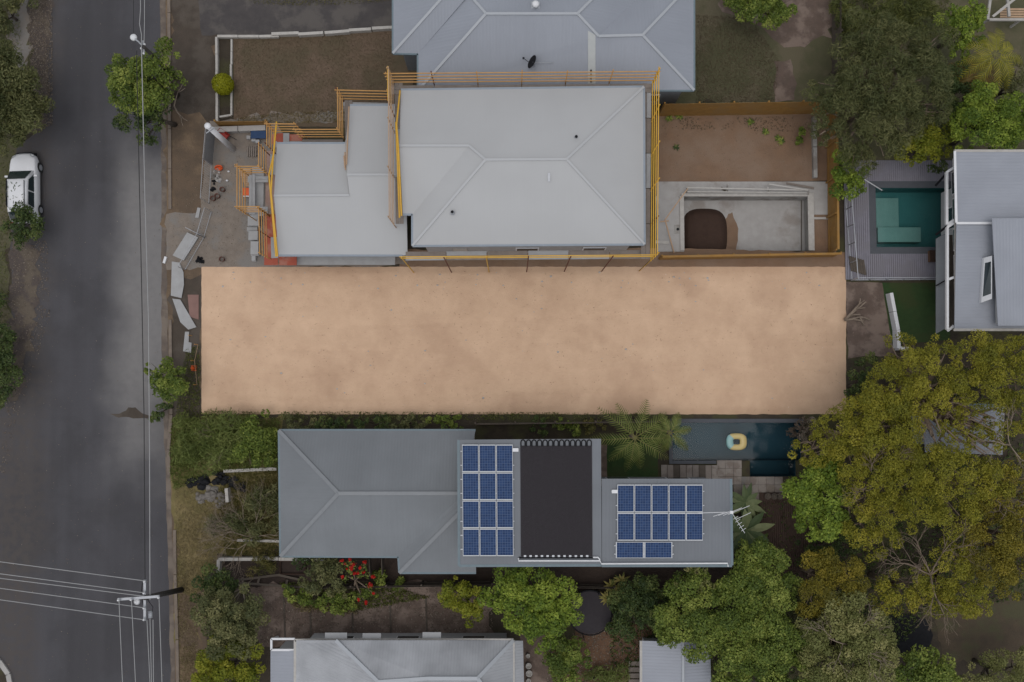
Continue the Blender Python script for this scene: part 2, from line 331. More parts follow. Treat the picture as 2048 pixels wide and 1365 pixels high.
def roadmat():
    m = M['road']; n = m.node_tree; N, L = n.nodes.new, n.links.new; b = n.nodes['Principled BSDF']
    src = b.inputs['Base Color'].links[0].from_socket
    geo = N('ShaderNodeNewGeometry'); sx = N('ShaderNodeSeparateXYZ'); L(geo.outputs['Position'], sx.inputs[0])
    nz = N('ShaderNodeTexNoise'); nz.inputs['Scale'].default_value = .35; nz.inputs['Detail'].default_value = 5; L(geo.outputs['Position'], nz.inputs['Vector'])
    nf = N('ShaderNodeTexNoise'); nf.inputs['Scale'].default_value = 2.2; nf.inputs['Detail'].default_value = 6; L(geo.outputs['Position'], nf.inputs['Vector'])
    def mr(o, a, c, lo=0, hi=1):
        q = N('ShaderNodeMapRange'); q.interpolation_type = 'SMOOTHSTEP'; q.inputs['From Min'].default_value = a; q.inputs['From Max'].default_value = c; q.inputs['To Min'].default_value = lo; q.inputs['To Max'].default_value = hi; L(o, q.inputs['Value']); return q.outputs[0]
    def mth(op, a, c):
        q = N('ShaderNodeMath'); q.operation = op
        for k, v in enumerate((a, c)):
            if isinstance(v, (int, float)): q.inputs[k].default_value = v
            else: L(v, q.inputs[k])
        return q.outputs[0]
    xx = mth('ADD', sx.outputs['X'], mth('MULTIPLY', mth('SUBTRACT', nz.outputs['Fac'], .5), 2.6)); yy = mth('ADD', sx.outputs['Y'], mth('MULTIPLY', mth('SUBTRACT', nz.outputs['Fac'], .5), 9))
    f = mth('MULTIPLY', mr(xx, -27.6, -24.6), mth('MULTIPLY', mr(yy, -9, 2), mr(yy, 19, 13)))
    f = mth('MULTIPLY', f, mr(nf.outputs['Fac'], .2, .7, .84, 1.0))
    mx = N('ShaderNodeMix'); mx.data_type = 'RGBA'; L(f, mx.inputs['Factor']); L(src, mx.inputs['A']); mx.inputs['B'].default_value = (.17, .162, .158, 1)
    mpp = N('ShaderNodeMapping'); mpp.inputs['Scale'].default_value = (1.1, .05, 1); L(geo.outputs['Position'], mpp.inputs[0])
    nw = N('ShaderNodeTexNoise'); nw.inputs['Scale'].default_value = 1; nw.inputs['Detail'].default_value = 5; L(mpp.outputs[0], nw.inputs['Vector'])
    vs_ = N('ShaderNodeVectorMath'); vs_.operation = 'SCALE'; L(src, vs_.inputs[0]); L(mr(nw.outputs['Fac'], .3, .7, .92, 1.06), vs_.inputs['Scale']); L(vs_.outputs[0], mx.inputs['A'])
    # old leaf stain on the parking side of the street
    g = mth('MULTIPLY', mr(xx, -29.5, -32), mr(nf.outputs['Fac'], .35, .6, .3, .8))
    m2 = N('ShaderNodeMix'); m2.data_type = 'RGBA'; L(g, m2.inputs['Factor']); L(mx.outputs['Result'], m2.inputs['A']); m2.inputs['B'].default_value = (.07, .06, .055, 1)
    L(m2.outputs['Result'], b.inputs['Base Color'])
roadmat()

# ================================================================ the ground
SHEETS = [0]
def sheet(name, pts, level, mat, ragged=.12, step=.5, kind='structure'):
    SHEETS[0] += 1; level = level + .08 * (SHEETS[0] % 9)
    P = [W(*p) for p in pts]; out = []
    for i, a in enumerate(P):
        b = P[(i + 1) % len(P)]; n = max(1, int((b - a).length / step)) if ragged else 1
        for k in range(n):
            q = a.lerp(b, k / n)
            if ragged:
                q = q + Vector((mnoise.noise(q * 1.3), mnoise.noise(q * 1.3 + Vector((9, 3, 1))), 0)) * ragged * 2.2 + Vector((random.uniform(-1, 1), random.uniform(-1, 1), 0)) * ragged * .35
            out.append((q.x, q.y, .004 * level))
    m = MB(); n = len(out)
    ar = sum(out[i][0] * out[(i + 1) % n][1] - out[(i + 1) % n][0] * out[i][1] for i in range(n))
    if ar < 0: out = out[::-1]
    m.add(out, [tuple(range(n))])
    return tag(m.build(name, mat), kind=kind)
def rect(x0, y0, x1, y1, z=0): a, b = W((x0), y1, z), W(x1, y0, z); return a.x, a.y, b.x, b.y
HOLES = [rect(1367, 393, 1621, 502), rect(1345, 846, 1600, 921), rect(1500, 921.3, 1590, 953), rect(1752, 377, 1905, 495)]
def holed(x0, y0, x1, y1, holes, z):
    xs = sorted({x0, x1} | {h[i] for h in holes for i in (0, 2) if x0 < h[i] < x1}); ys = sorted({y0, y1} | {h[i] for h in holes for i in (1, 3) if y0 < h[i] < y1})
    m = MB(); vid = {}
    def vi(i, j):
        if (i, j) not in vid: vid[(i, j)] = len(m.v); m.v.append((xs[i], ys[j], z))
        return vid[(i, j)]
    for i in range(len(xs) - 1):
        for j in range(len(ys) - 1):
            cx, cy = (xs[i] + xs[i + 1]) / 2, (ys[j] + ys[j + 1]) / 2
            if any(h[0] < cx < h[2] and h[1] < cy < h[3] for h in holes): continue
            m.f.append((vi(i, j), vi(i + 1, j), vi(i + 1, j + 1), vi(i, j + 1)))
    return m
tag(holed(-400, -400, 400, 400, HOLES, 0).build('ground', M['ground']), kind='structure')

# street, gutter and kerb
road_l = [(98, -500), (97, 150), (84, 255), (34, 296), (22, 480), (24, 640), (12, 800), (-60, 930), (-2000, 900)]
road_r = [(-2000, 1500), (-60, 1300), (10, 1345), (26, 1420), (40, 2500), (352, 2500), (349, 1365), (343, 1100), (336, 830), (331, 600), (329, 300), (326, -500)]
road = sheet('road', road_l + road_r, 1, M['road'], .10, .8)
sheet('gutter_dirt', [(318, -300), (322, 200), (323, 500), (323, 700), (328, 860), (336, 1100), (342, 1365), (344, 1700), (353, 1700), (351, 1365), (345, 1100), (338, 830), (334, 600), (333, 300), (331, -300)], 3, M['gutterdirt'], .035, .4)
sheet('leaf_litter_strip', [(62, -200), (58, 60), (72, 200), (66, 260), (86, 262), (99, 150), (102, -200)], 4, M['litter'], .2, .4)
sheet('leaf_litter_strip', [(24, 480), (40, 470), (78, 500), (72, 640), (40, 800), (18, 800), (20, 640)], 4, M['litter'], .3, .4)
kb = MB()
kl = [W(*p) for p in [(337, -400), (339, 100), (341, 420)]]; k2 = [W(*p) for p in [(341, 640), (343, 830), (338, 900), (339, 950)]]; k3 = [W(*p) for p in [(350, 1060), (351, 1150), (355, 1280), (357, 1420), (360, 2200)]]
for line in (kl, k2, k3):
    for a, b in zip(line, line[1:]):
        n = max(1, int((b - a).length / 2.4))
        for i in range(n):
            p, q = a.lerp(b, i / n), a.lerp(b, (i + .985) / n); kb.bar(p + Vector((0, 0, .05)), q + Vector((0, 0, .05 + random.uniform(-.008, .008))), .2, .12)
tag(kb.build('kerb', M['kerb']), kind='structure')
kb = MB(); L_ = [W(*p) for p in [(-40, 1296), (0, 1322), (18, 1348), (27, 1400), (30, 1600)]]
for a, b in zip(L_, L_[1:]): kb.bar(a + Vector((0, 0, .06)), b + Vector((0, 0, .06)), .3, .14)
tag(kb.build('kerb', M['conclight']), kind='structure')
# verge and yards
sheet('verge', [(318, -300), (320, 600), (328, 900), (334, 1100), (344, 1500), (420, 1500), (402, 900), (402, 530), (430, 250), (430, -300)], .6, M['verge'], 0)
sheet('verge', [(340, -300), (342, 240), (430, 250), (436, 70), (440, -300)], 2, M['vergedark'], .25)
sheet('verge', [(334, 225), (336, 470), (340, 560), (420, 545), (418, 420), (414, 320), (430, 250), (390, 220)], 3, M['verge'], .35)
sheet('verge', [(338, 560), (342, 840), (400, 840), (402, 530)], 2, M['vergedark'], .2)
sheet('verge', [(343, 840), (340, 960), (349, 1100), (354, 1365), (358, 1600), (420, 1600), (400, 1365), (395, 1190), (440, 1110), (560, 1100), (560, 840)], 2, M['drygrass'], .3)
sheet('verge', [(356, 1180), (358, 1400), (400, 1400), (398, 1190)], 3, M['verge'], .25)
sheet('grass_verge', [(-900, -500), (62, -500), (60, 100), (66, 260), (30, 292), (18, 470), (20, 650), (8, 810), (-60, 920), (-900, 900)], 2, M['lawngreen'], .3)
sheet('dirt_path', [(16, -300), (20, 60), (26, 110), (44, 150), (58, 120), (60, 20), (50, -300)], 3, M['gravel'], .3)
sheet('building_site', [(333, 428), (400, 425), (420, 240), (540, 240), (815, 500), (815, 532), (333, 540), (333, 480)], 4, M['gravel'], .1)
sheet('driveway', [(395, -12), (480, -4), (600, -6), (740, -2), (790, -6), (790, 64), (620, 68), (436, 72), (400, 75)], 3, M['driveway'], .15)
sheet('lawn', [(380, -300), (900, -300), (830, 6), (740, 7), (600, 12), (500, 5), (400, 2)], 2, M['drygrass'], .2)
sheet('lawn', [(466, 76), (795, 62), (840, 120), (800, 260), (468, 248)], 3, M['lawnbrown'], .05)
sheet('dead_grass_strip', [(478, 237), (540, 228), (620, 226), (690, 222), (690, 243), (560, 246), (470, 248)], 5, M['gravel'], .18, .25)
sheet('lawn', [(1380, -100), (1600, -100), (1664, 60), (1664, 130), (1664, 206), (1330, 206), (1330, 60)], 2, M['lawngreen'], .3)
sheet('garden_bed', [(1390, -120), (1440, -120), (1440, 30), (1500, 35), (1560, 90), (1660, 80), (1668, -120)], 3, M['brownyard'], .35)
sheet('garden_bed', [(1552, 125), (1584, 120), (1590, 200), (1548, 205)], 4, M['brownyard'], .1)
sheet('lawn', [(1670, -300), (2300, -300), (2300, 330), (1672, 330)], 1, M['lawngreen'], .3)
sheet('dirt_yard', [(1314, 228), (1655, 226), (1655, 362), (1312, 366)], 3, M['dirt'], .03)
sheet('dirt_yard', [(1622, 430), (1668, 425), (1672, 506), (1622, 506)], 3, M['dirt'], .03)
sheet('side_passage', [(800, 500), (1320, 496), (1700, 506), (1700, 536), (800, 536)], 2, M['dirt'], .05)
sheet('garden_bed', [(1690, 566), (1768, 566), (1790, 712), (1695, 716)], 2, M['brownyard'], .1)
sheet('artificial_turf', [(1764, 566), (1900, 566), (1900, 680), (1784, 690)], 3, M['turf'], .02)
sheet('artificial_turf', [(1213, 872), (1316, 872), (1316, 962), (1213, 962)], 2, M['turf'], .02)
sheet('garden_path', [(1195, 890), (1214, 890), (1214, 960), (1195, 960)], 3, M['brownyard'], .02)
sheet('garden_bed', [(560, 836), (1345, 836), (1345, 880), (1210, 880), (560, 880)], 1, M['ground'], .1)
sheet('garden_bed', [(440, 1114), (1470, 1114), (1470, 1180), (440, 1180)], 1, M['mulchdark'], .1)
sheet('leafy_yard', [(500, 1172), (900, 1166), (985, 1210), (985, 1290), (520, 1300)], 3, M['brownyard'], .25)
sheet('mulch_yard', [(1150, 1258), (1300, 1255), (1300, 1420), (1050, 1420), (1100, 1330)], 3, M['rednyard'], .35)
sheet('brick_path', [(1040, 1270), (1100, 1270), (1130, 1420), (1040, 1420)], 4, M['brownyard'], .1)
sheet('bare_clearing', [(1870, 1205), (2300, 1180), (2300, 1330), (1880, 1325)], 2, M['clearing'], .3)
sheet('dark_road_patch', [(221, 829), (240, 825), (252, 822), (258, 817), (272, 816), (284, 828), (310, 834), (306, 837), (262, 836), (238, 834)], 3, M['vergedark'], .05, .15)  # thin dark sheet with pointed ends, laid flat on the road
# old vehicle tracks of dust on the street


# the vacant block: gently rutted sandy soil
def lot():
    a, b, c, d = W(403, 534), W(1692, 534), W(1692, 829), W(403, 829)
    nx, ny = 260, 64; m = MB()
    for j in range(ny + 1):
        for i in range(nx + 1):
            s, t = i / nx, j / ny; p = (a.lerp(b, s)).lerp(d.lerp(c, s), t)
            e = min(s * 40, (1 - s) * 40, t * 10, (1 - t) * 10)
            k = min(1, e / .5)
            z = .12 + .10 * mnoise.noise(Vector((p.x * .22, p.y * .5, 0))) + .045 * mnoise.noise(Vector((p.x * .9, p.y * .9, 4))) + .016 * mnoise.noise(p * 4) + .02 * mnoise.noise(Vector((p.x * .5, p.y * 5, 8))) - .05 * sum(math.exp(-((p.y - ty - .35 * math.sin(p.x * .16)) / .14) ** 2) for ty in (W(0, 640).y, W(0, 690).y, W(0, 745).y, W(0, 795).y))
            q = p + Vector((mnoise.noise(p * 2.2), mnoise.noise(p * 2.2 + Vector((5, 5, 5))), 0)) * .035 * (1 - k)
            m.v.append((q.x, q.y, .014 + max(.0, z) * k))
    w_ = nx + 1
    for j in range(ny):
        for i in range(nx): m.f.append((j * w_ + i, (j + 1) * w_ + i, (j + 1) * w_ + i + 1, j * w_ + i + 1))
    o = m.build('vacant_lot', M['sand'], smooth=True); tag(o, kind='structure')
    st_ = MB()
    for i in range(110):
        px, py = random.uniform(415, 1680), random.choice([random.uniform(545, 815), random.uniform(545, 580)])
        p = W(px, py); r = random.uniform(.03, .09)
        z = .014 + max(0, .10 + .10 * mnoise.noise(Vector((p.x * .22, p.y * .5, 0))) + .045 * mnoise.noise(Vector((p.x * .9, p.y * .9, 4))))
        st_.lathe((p.x, p.y, z - .02), [(r * .7, 0), (r, r * .5), (r * .5, r * .9)], 6, random.uniform(.5, 1))
    tag(st_.build('loose_stones', M['offwhite'], kind='stuff'), 'small pale stones scattered over the bare sandy block', 'stones')
lot()

# ================================================================ roofs and houses
def slope_mesh(pts, th=.05, flat_dir=None):
    P = [Vector(p) for p in pts]; n = len(P)
    nrm = Vector((0, 0, 0))
    for i in range(n): nrm += (P[i] - P[0]).cross(P[(i + 1) % n] - P[0])
    if nrm.z < 0: P = P[::-1]; nrm = -nrm
    nrm.normalize()
    e = Vector((0, 0, 1)).cross(nrm)
    e = Vector(flat_dir).normalized() if flat_dir else (e.normalized() if e.length > .01 else Vector((1, 0, 0)))
    g = nrm.cross(e)
    m = MB(); dn = Vector((0, 0, -th))
    m.add(P + [p + dn for p in P], [tuple(range(n)), tuple(reversed(range(n, 2 * n)))] + [(i, n + i, n + (i + 1) % n, (i + 1) % n) for i in range(n)])
    m.uv = []
    for f in m.f:
        for i in f: q = Vector(m.v[i]); m.uv.append((q.dot(e), q.dot(g)))
    return m
def inset(poly, d):
    n = len(poly); ar = sum(poly[i].x * poly[(i + 1) % n].y - poly[(i + 1) % n].x * poly[i].y for i in range(n))
    if ar < 0: poly = poly[::-1]
    out = []
    for i in range(n):
        a, b, c = poly[i - 1], poly[i], poly[(i + 1) % n]
        d1 = (b - a).normalized(); d2 = (c - b).normalized()
        n1 = Vector((-d1.y, d1.x)); n2 = Vector((-d2.y, d2.x))
        k = 1 + n1.dot(n2); out.append(b + (n1 + n2) * (d / max(k, .2)))
    return out
def wall_window(t, a, b, z0, z1, off, frame=None):
    frame = frame or M['white']
    """window on the wall line a-b (2D world), proud by off along the outward normal"""
    d = (b - a).normalized(); nn = Vector((d.y, -d.x)) * off
    p, q = a + nn, b + nn; zc = (z0 + z1) / 2
    f = MB().bar((p.x, p.y, zc), (q.x, q.y, zc), .06, z1 - z0).build('window', frame, t)
    p2, q2 = a + d * .08 + nn * 1.7, b - d * .08 + nn * 1.7
    MB().bar((p2.x, p2.y, zc), (q2.x, q2.y, zc), .05, z1 - z0 - .16).build('pane', M['glass'], f)
def house(name, label, slopes, rm, ridges, eaves, outline, ze, wallmat, capmat, capw=.26, guttermat=None, inset_d=.45, zb=0.0):
    ctr = sum((W(p[0], p[1], ze) for p in outline), Vector()) / len(outline)
    t = thing(name, label, 'house', (ctr.x, ctr.y, 0))
    wl = MB().prism([tuple(p) for p in inset([W(p[0], p[1], ze).to_2d() for p in outline], inset_d)], zb, ze - .08).build('wall', wallmat, t)
    ip = inset([W(p[0], p[1], ze).to_2d() for p in outline], inset_d); door = False
    for a, b in zip(ip, ip[1:] + ip[:1]):
        L_ = (b - a).length
        if L_ < 2.4: continue
        d = (b - a) / L_; n = max(1, int(L_ / 3.4))
        for i in range(n):
            m_ = a + d * (L_ * (i + .5) / n)
            if not door and i == 0 and L_ > 4: door = True; p_ = m_ + Vector((d.y, -d.x)) * .03; q_ = d * .45; o_ = MB().bar((*(p_ - q_), 1.05), (*(p_ + q_), 1.05), .05, 2.08).build('door', M['offwhite'], t); h_ = p_ + q_ * .8 + Vector((d.y, -d.x)) * .05; MB().box((h_.x, h_.y, 1.0), (.08, .08, .05)).build('handle', M['metal'], o_)
            elif ze > 2.7: wall_window(t, m_ - d * .75, m_ + d * .75, .95, 2.15, .03)
            if ze > 4.9: wall_window(t, m_ - d * .75, m_ + d * .75, 3.6, 4.7, .03)
    under = MB().prism([tuple(p) for p in inset([W(p[0], p[1], ze).to_2d() for p in outline], .06)], ze - .16, ze - .085)
    rf = under.build('roof', M['offwhite'], t)
    for sl_ in slopes:
        fd = None
        if isinstance(sl_, tuple): sl_, fd = sl_
        slope_mesh([W(*p) for p in sl_], flat_dir=fd).build('roof_slope', rm, rf)
    for a, b in ridges:
        a, b = W(*a), W(*b); up = Vector((0, 0, .035)); MB().bar(a + up, b + up, capw, .05).build('ridge_cap', capmat, rf)
    for a, b in eaves:
        a, b = W(*a), W(*b); dn = Vector((0, 0, -.05)); MB().bar(a + dn, b + dn, .15, .13).build('gutter', guttermat or M['gutter'], rf)
    return t


# house at the top of the picture
ze, zr = 4.3, 6.4
zw = 4.3 + 2.1 * 111 / 154
A = dict(SW=(836, 182, ze), SE=(1388, 181, ze), R1=(972, 28, zr), R2=(1155, 28, zr), R3=(1197, 73, zw), R4=(1285, 71, zw))
top = house('hip_roof_house', 'long blue-grey hip-roofed house behind the scaffolded building',
    [[A['SW'], A['R1'], A['R2'], A['R3'], A['R4'], A['SE']],
     [A['SW'], (836, -126, ze), A['R1']],
     [(836, -126, ze), (1310, -126, ze), A['R2'], A['R1']],
     [A['R2'], (1310, -126, ze), (1310, -36, ze), A['R3']],
     [A['R3'], (1308, -38, ze), (1388, -38, ze), A['R4']],
     [A['R4'], (1388, -38, ze), A['SE']],
     [(786, 107, ze), (836, 108, ze), (929, 0, 5.85), (955, -30, 6.25), (908, -30, 6.25), (881, 0, 5.85)],
     [(786, 107, ze), (881, 0, 5.85), (908, -30, 6.25), (908, -110, 6.25), (786, -126, ze)]],
    M['roof_top'],
    [(A['R1'], A['R2']), (A['R1'], A['SW']), (A['R1'], (836, -126, ze)), (A['R2'], A['R3']), (A['R3'], A['R4']), (A['R4'], A['SE']), (A['R4'], (1388, -38, ze)), (A['R2'], (1310, -126, ze)), ((786, 107, ze), (908, -30, 6.25))],
    [(A['SW'], A['SE']), (A['SE'], (1388, -38, ze)), ((786, 107, ze), (836, 108, ze)), ((786, 107, ze), (786, -126, ze)), ((836, 108, ze), A['SW'])],
    [(786, 107), (836, 108), (836, 182), (1388, 181), (1388, -38), (1310, -38), (1310, -126), (786, -126)], ze, M['wallgrey'], M['capping'], .16)
rf = [c for c in top.children if c.name.startswith('roof')][0]
def zS(y): return ze + 2.1 * (182 - y) / 154
slope_mesh([W(1176, 62, zS(62) + .03), W(1191, 70, zS(70) + .03), W(1191, 168, zS(168) + .03), W(1176, 168, zS(168) + .03)], .02).build('skylight_sheet', pmat('pale_skylight', (.40, .41, .40), (.36, .37, .365), 3, bump=.05), rf)
rp = [W(1182, y, zS(y) + .1) for y in (142, 150, 157, 163)]
m = MB()
for p in rp: m.box(p, (.09, .12, .06))
m.build('flashing_tab', M['black'], rf)
c = W(1071, 12, 6.25); v = thing('roof_ventilator', 'round white ventilator on the rear slope of the blue-grey roof', 'vent', (c.x, c.y, 6.15))
MB().box((c.x, c.y, 6.2), (.5, .5, .12)).build('base_flashing', M['capping'], v)
MB().lathe((c.x, c.y, 6.26), [(.14, 0), (.14, .12), (.2, .14), (.21, .3), (.12, .38)], 14).build('cowl', M['white'], v, True)
# satellite dish on the S slope
c = W(1066, 125, zS(133) + .55); t = thing('satellite_dish', 'dark satellite dish standing on the blue-grey roof', 'dish', (c.x, c.y, zS(140)))
m = MB(); n_ = 20; b0 = []
ax = Vector((-.85, .25, .5)).normalized(); e1 = ax.cross(Vector((0, 0, 1))).normalized(); e2 = e1.cross(ax)
for k, (r, dd) in enumerate([(.02, 0), (.2, .015), (.33, .045), (.42, .08)]):
    for j in range(n_): a = 2 * math.pi * j / n_; m.v.append(tuple(c + ax * dd + (e1 * math.cos(a) + e2 * math.sin(a) * 1.1) * r))
for k in range(3):
    for j in range(n_): m.f.append((k * n_ + j, k * n_ + (j + 1) % n_, (k + 1) * n_ + (j + 1) % n_, (k + 1) * n_ + j))
m.build('reflector', M['black'], t, True)
m = MB().tube([c - e2 * .35, c + ax * .62 - e2 * .1], .018); m.box(c + ax * .64 - e2 * .1, (.12, .1, .1)); m.build('feed_arm', M['black'], t)
MB().tube([c, c - ax * .06, Vector((c.x + .1, c.y - .05, zS(150)))], .03).build('mast', M['metal'], t)
MB().tube([c - ax * .05, Vector((c.x + 1.3, c.y + .1, zS(124) + .06))], .02).build('stay', M['metal'], t)

# ---- the new building: two-storey main roof and the lower front roofs
z1, zg, zm = 6.0, 7.13, 7.42
NW, NE, SE, SW = (802, 180, z1), (1287.6, 174, z1), (1289, 489, z1), (825, 492, z1)
G1, G2, G0, GS, VN = (799, 292, zg), (938, 292, zg), (805.7, 429, z1), (825, 429, z1), None
RA, RB = (971, 320, zm), (1133, 319, zm)
newh = house('new_house', 'pale-roofed new two-storey house wrapped in yellow scaffolding',
    [[NW, G1, G2, RA, RB, NE], [NE, RB, SE], [SE, RB, RA, SW], [G1, G0, GS, G2], [GS, G2, RA, SW]],
    M['roof_new'], [(RA, RB), (RB, NE), (RB, SE), (RA, SW), (G1, G2), (G2, RA)],
    [(NW, NE), (NE, SE), (SE, SW), (SW, GS), (GS, G0)],
    [(802, 180), (1287.6, 174), (1289, 489), (825, 492), (825, 429), (805.7, 429)], z1, M['plankwhite'], M['capnew'], .14, pmat('blue_grey_gutter', (.25, .28, .32), (.22, .25, .28), 3, bump=.02))
rf = [c for c in newh.children if c.name.startswith('roof')][0]
z2, zf, zmm = 3.8, 4.85, 5.22
frame = house('front_wing', 'lower pale-roofed front wing of the new house',
    [[(554, 287, z2), (548, 392, zf), (700, 391, zf), (690, 287, z2)],
     [(700, 211, z2), (694, 350, zmm), (812, 350, zmm), (812, 211, z2)],
     [(548, 392, zf), (557, 511, z2), (815, 511, z2), (812, 350, zmm), (694, 350, zmm), (699, 391, zf)]],
    M['roof_new'], [((548, 392, zf), (699, 391, zf)), ((694, 350, zmm), (800, 350, zmm))],
    [((554, 287, z2), (690, 287, z2)), ((700, 211, z2), (800, 211, z2)), ((557, 511, z2), (805, 511, z2))],
    [(554, 287), (692, 287), (700, 211), (812, 211), (812, 511), (557, 511)], z2, M['plankwhite'], M['capnew'], .14, pmat('blue_grey_gutter', (.25, .28, .32), (.22, .25, .28), 3, bump=.02))
a, b, c, d = W(690, 287, z2), W(698.5, 391, zf - .02), W(694, 352, zmm - .02), W(700, 213, z2)
MB().add([a, b, c, d], [(0, 1, 2, 3)]).build('gable_wall', M['offwhite'], frame)
for i, (x, y, zz) in enumerate([(1152, 276, 7.0), (905, 426, 6.7)]):
    p = W(x, y, zz); v = thing('vent_pipe', ['dark vent pipe near the rear hip of the new pale roof', 'dark vent pipe on the front slope of the new pale roof'][i], 'vent pipe', (p.x, p.y, zz - .05), 'vent pipes through the new roof')
    MB().lathe((p.x, p.y, zz - .05), [(.14, 0), (.13, .04), (.06, .07), (.06, .3)], 10).build('pipe', M['metal'], v, True)
    MB().lathe((p.x, p.y, zz + .24), [(.085, 0), (.085, .07), (.03, .1)], 10).build('cap', M['black'], v, True)
p = W(1098, 355, 7.15); tag(MB().bar((p.x, p.y - .25, 7.12), (p.x, p.y + .25, 7.22), .16, .03).build('roof_offcut', M['metal']), 'small metal offcut lying on the new pale roof', 'offcut')

# ---- grey house at the bottom: hip roof in front, flat upper roofs behind
ze, zr = 3.2, 4.9
gh = house('grey_house', 'grey hip-roofed house below the sandy block',
    [[(558, 861, ze), (677, 987, zr), (925, 987, zr), (951, 861, ze)],
     [(558, 861, ze), (677, 987, zr), (561, 1113, ze)],
     [(561, 1113, ze), (677, 987, zr), (925, 987, zr), (915, 1000, 4.75), (797, 1114, ze)],
     [(797, 1114, ze), (915, 1000, 4.75), (930, 1015, 4.6), (799, 1146, ze)],
     [(799, 1146, ze), (930, 1015, 4.6), (952, 1015, 4.6), (952, 1146, ze)]],
    M['roof_grey'], [((677, 987, zr), (920, 987, zr)), ((558, 861, ze), (677, 987, zr)), ((561, 1113, ze), (677, 987, zr)), ((799, 1146, ze), (925, 1020, 4.55))],
    [((558, 861, ze), (951, 861, ze)), ((558, 861, ze), (561, 1113, ze)), ((561, 1113, ze), (797, 1114, ze)), ((797, 1114, ze), (799, 1146, ze)), ((799, 1146, ze), (952, 1146, ze))],
    [(558, 861), (951, 861), (952, 1146), (799, 1146), (797, 1114), (561, 1113)], ze, M['wallgrey'], M['capgrey'], .22)
zn, zs_ = 6.5, 6.0
z1150 = lambda y: zs_ + (zn - zs_) * (1131 - y) / 251
rear = house('rear_pavilion', 'flat grey upper roof with solar panels behind the grey hip roof',
    [([(917, 880, zn), (1202, 878, zn), (1203, 1131, zs_), (918, 1132, zs_)], (1, 0, 0)),
     ([(1203.5, 958, 6.3), (1462, 958, 6.3), (1464, 1131, 5.95), (1203.5, 1131, 5.95)], (1, 0, 0))],
    M['roof_flat'], [], [((918, 1132, zs_), (1203, 1131, zs_)), ((1203.5, 1132, 5.95), (1464, 1132, 5.95)), ((917, 880, zn), (918, 1132, zs_)), ((1462, 958, 6.3), (1464, 1131, 5.95))],
    [(917, 880), (1202, 880), (1203, 958), (1463, 958), (1464, 1131), (918, 1131)], 5.9, M['wallgrey'], M['capgrey'], .2)
def panel(parent, pts, nx, ny):
    """one solar panel from its four corners"""
    P = [Vector(p) for p in pts]; c = sum(P, Vector()) / 4
    o = bpy.data.objects.new('solar_panel', None)
    fr = MB(); up = Vector((0, 0, .03))
    ring = [q + up for q in P]; inn = [q.lerp(c, .07) + up for q in ring]
    fr.add(P + ring + inn, [(0, 3, 2, 1)] + [(i, (i + 1) % 4, 4 + (i + 1) % 4, 4 + i) for i in range(4)] + [(4 + i, 4 + (i + 1) % 4, 8 + (i + 1) % 4, 8 + i) for i in range(4)])
    f = fr.build('solar_panel', M['metalpanel'], parent)
    g = MB(); g.add([q.lerp(c, .068) + Vector((0, 0, .034)) for q in P], [(0, 1, 2, 3)]); g.uv = [(0, 0), (nx, 0), (nx, ny), (0, ny)]
    g.build('cells', M['solar'], f)
M['metalpanel'] = pmat('panel_frame', (.50, .51, .53), (.46, .47, .49), 4, rough=.5, bump=.02)
def array(label, x0, y0, x1, y1, nx, ny, zf_, cx, cy, sheer=0):
    c = W((x0 + x1) / 2, (y0 + y1) / 2, zf_((y0 + y1) / 2)); t = thing('solar_array', label, 'solar panels', c)
    for i in range(nx):
        for j in range(ny):
            xa, xb = x0 + (x1 - x0) * i / nx + .5, x0 + (x1 - x0) * (i + 1) / nx - .5; ya, yb = y0 + (y1 - y0) * j / ny + .5, y0 + (y1 - y0) * (j + 1) / ny - .5
            o = .10 + random.uniform(-.008, .008)
            panel(t, [W(xa + sheer * (yb - y0), yb, zf_(yb) + o), W(xb + sheer * (yb - y0), yb, zf_(yb) + o), W(xb + sheer * (ya - y0), ya, zf_(ya) + o), W(xa + sheer * (ya - y0), ya, zf_(ya) + o)], cx, cy)
    for j in range(ny):
        for k in (.25, .75):
            y = y0 + (y1 - y0) * (j + k) / ny; MB().bar(W(x0 - 2.5, y, zf_(y) + .06), W(x1 + 2.5, y, zf_(y) + .06), .05, .05).build('mounting_rail', M['metalpanel'], t)
    return t
array('solar array of twelve blue panels left of the black heating mat', 923.5, 889, 1026, 1113, 3, 4, z1150, 6, 10, .008)
zE = lambda y: 5.95 + .35 * (1131 - y) / 173
array('solar array of ten blue panels on the right-hand grey roof', 1234, 969, 1406, 1082, 5, 2, zE, 6, 10)
array('pair of landscape blue solar panels at the gutter edge', 1231, 1083.5, 1345, 1117, 2, 1, zE, 10, 6)
for i, (x, y, f_) in enumerate([(1031, 900, z1150), (1229, 983, zE)]):
    p = W(x, y, f_(y)); t = thing('isolator_box', ['white isolator box beside the twelve-panel array', 'white isolator box beside the ten-panel array'][i], 'electrical box', p, 'white boxes beside the solar arrays')
    MB().box((p.x, p.y, p.z + .1), (.34, .2, .12)).build('cover', M['white'], t); MB().box((p.x + .02 * (1 if i else -1), p.y, p.z + .03), (.4, .06, .05)).build('conduit', M['white'], t)
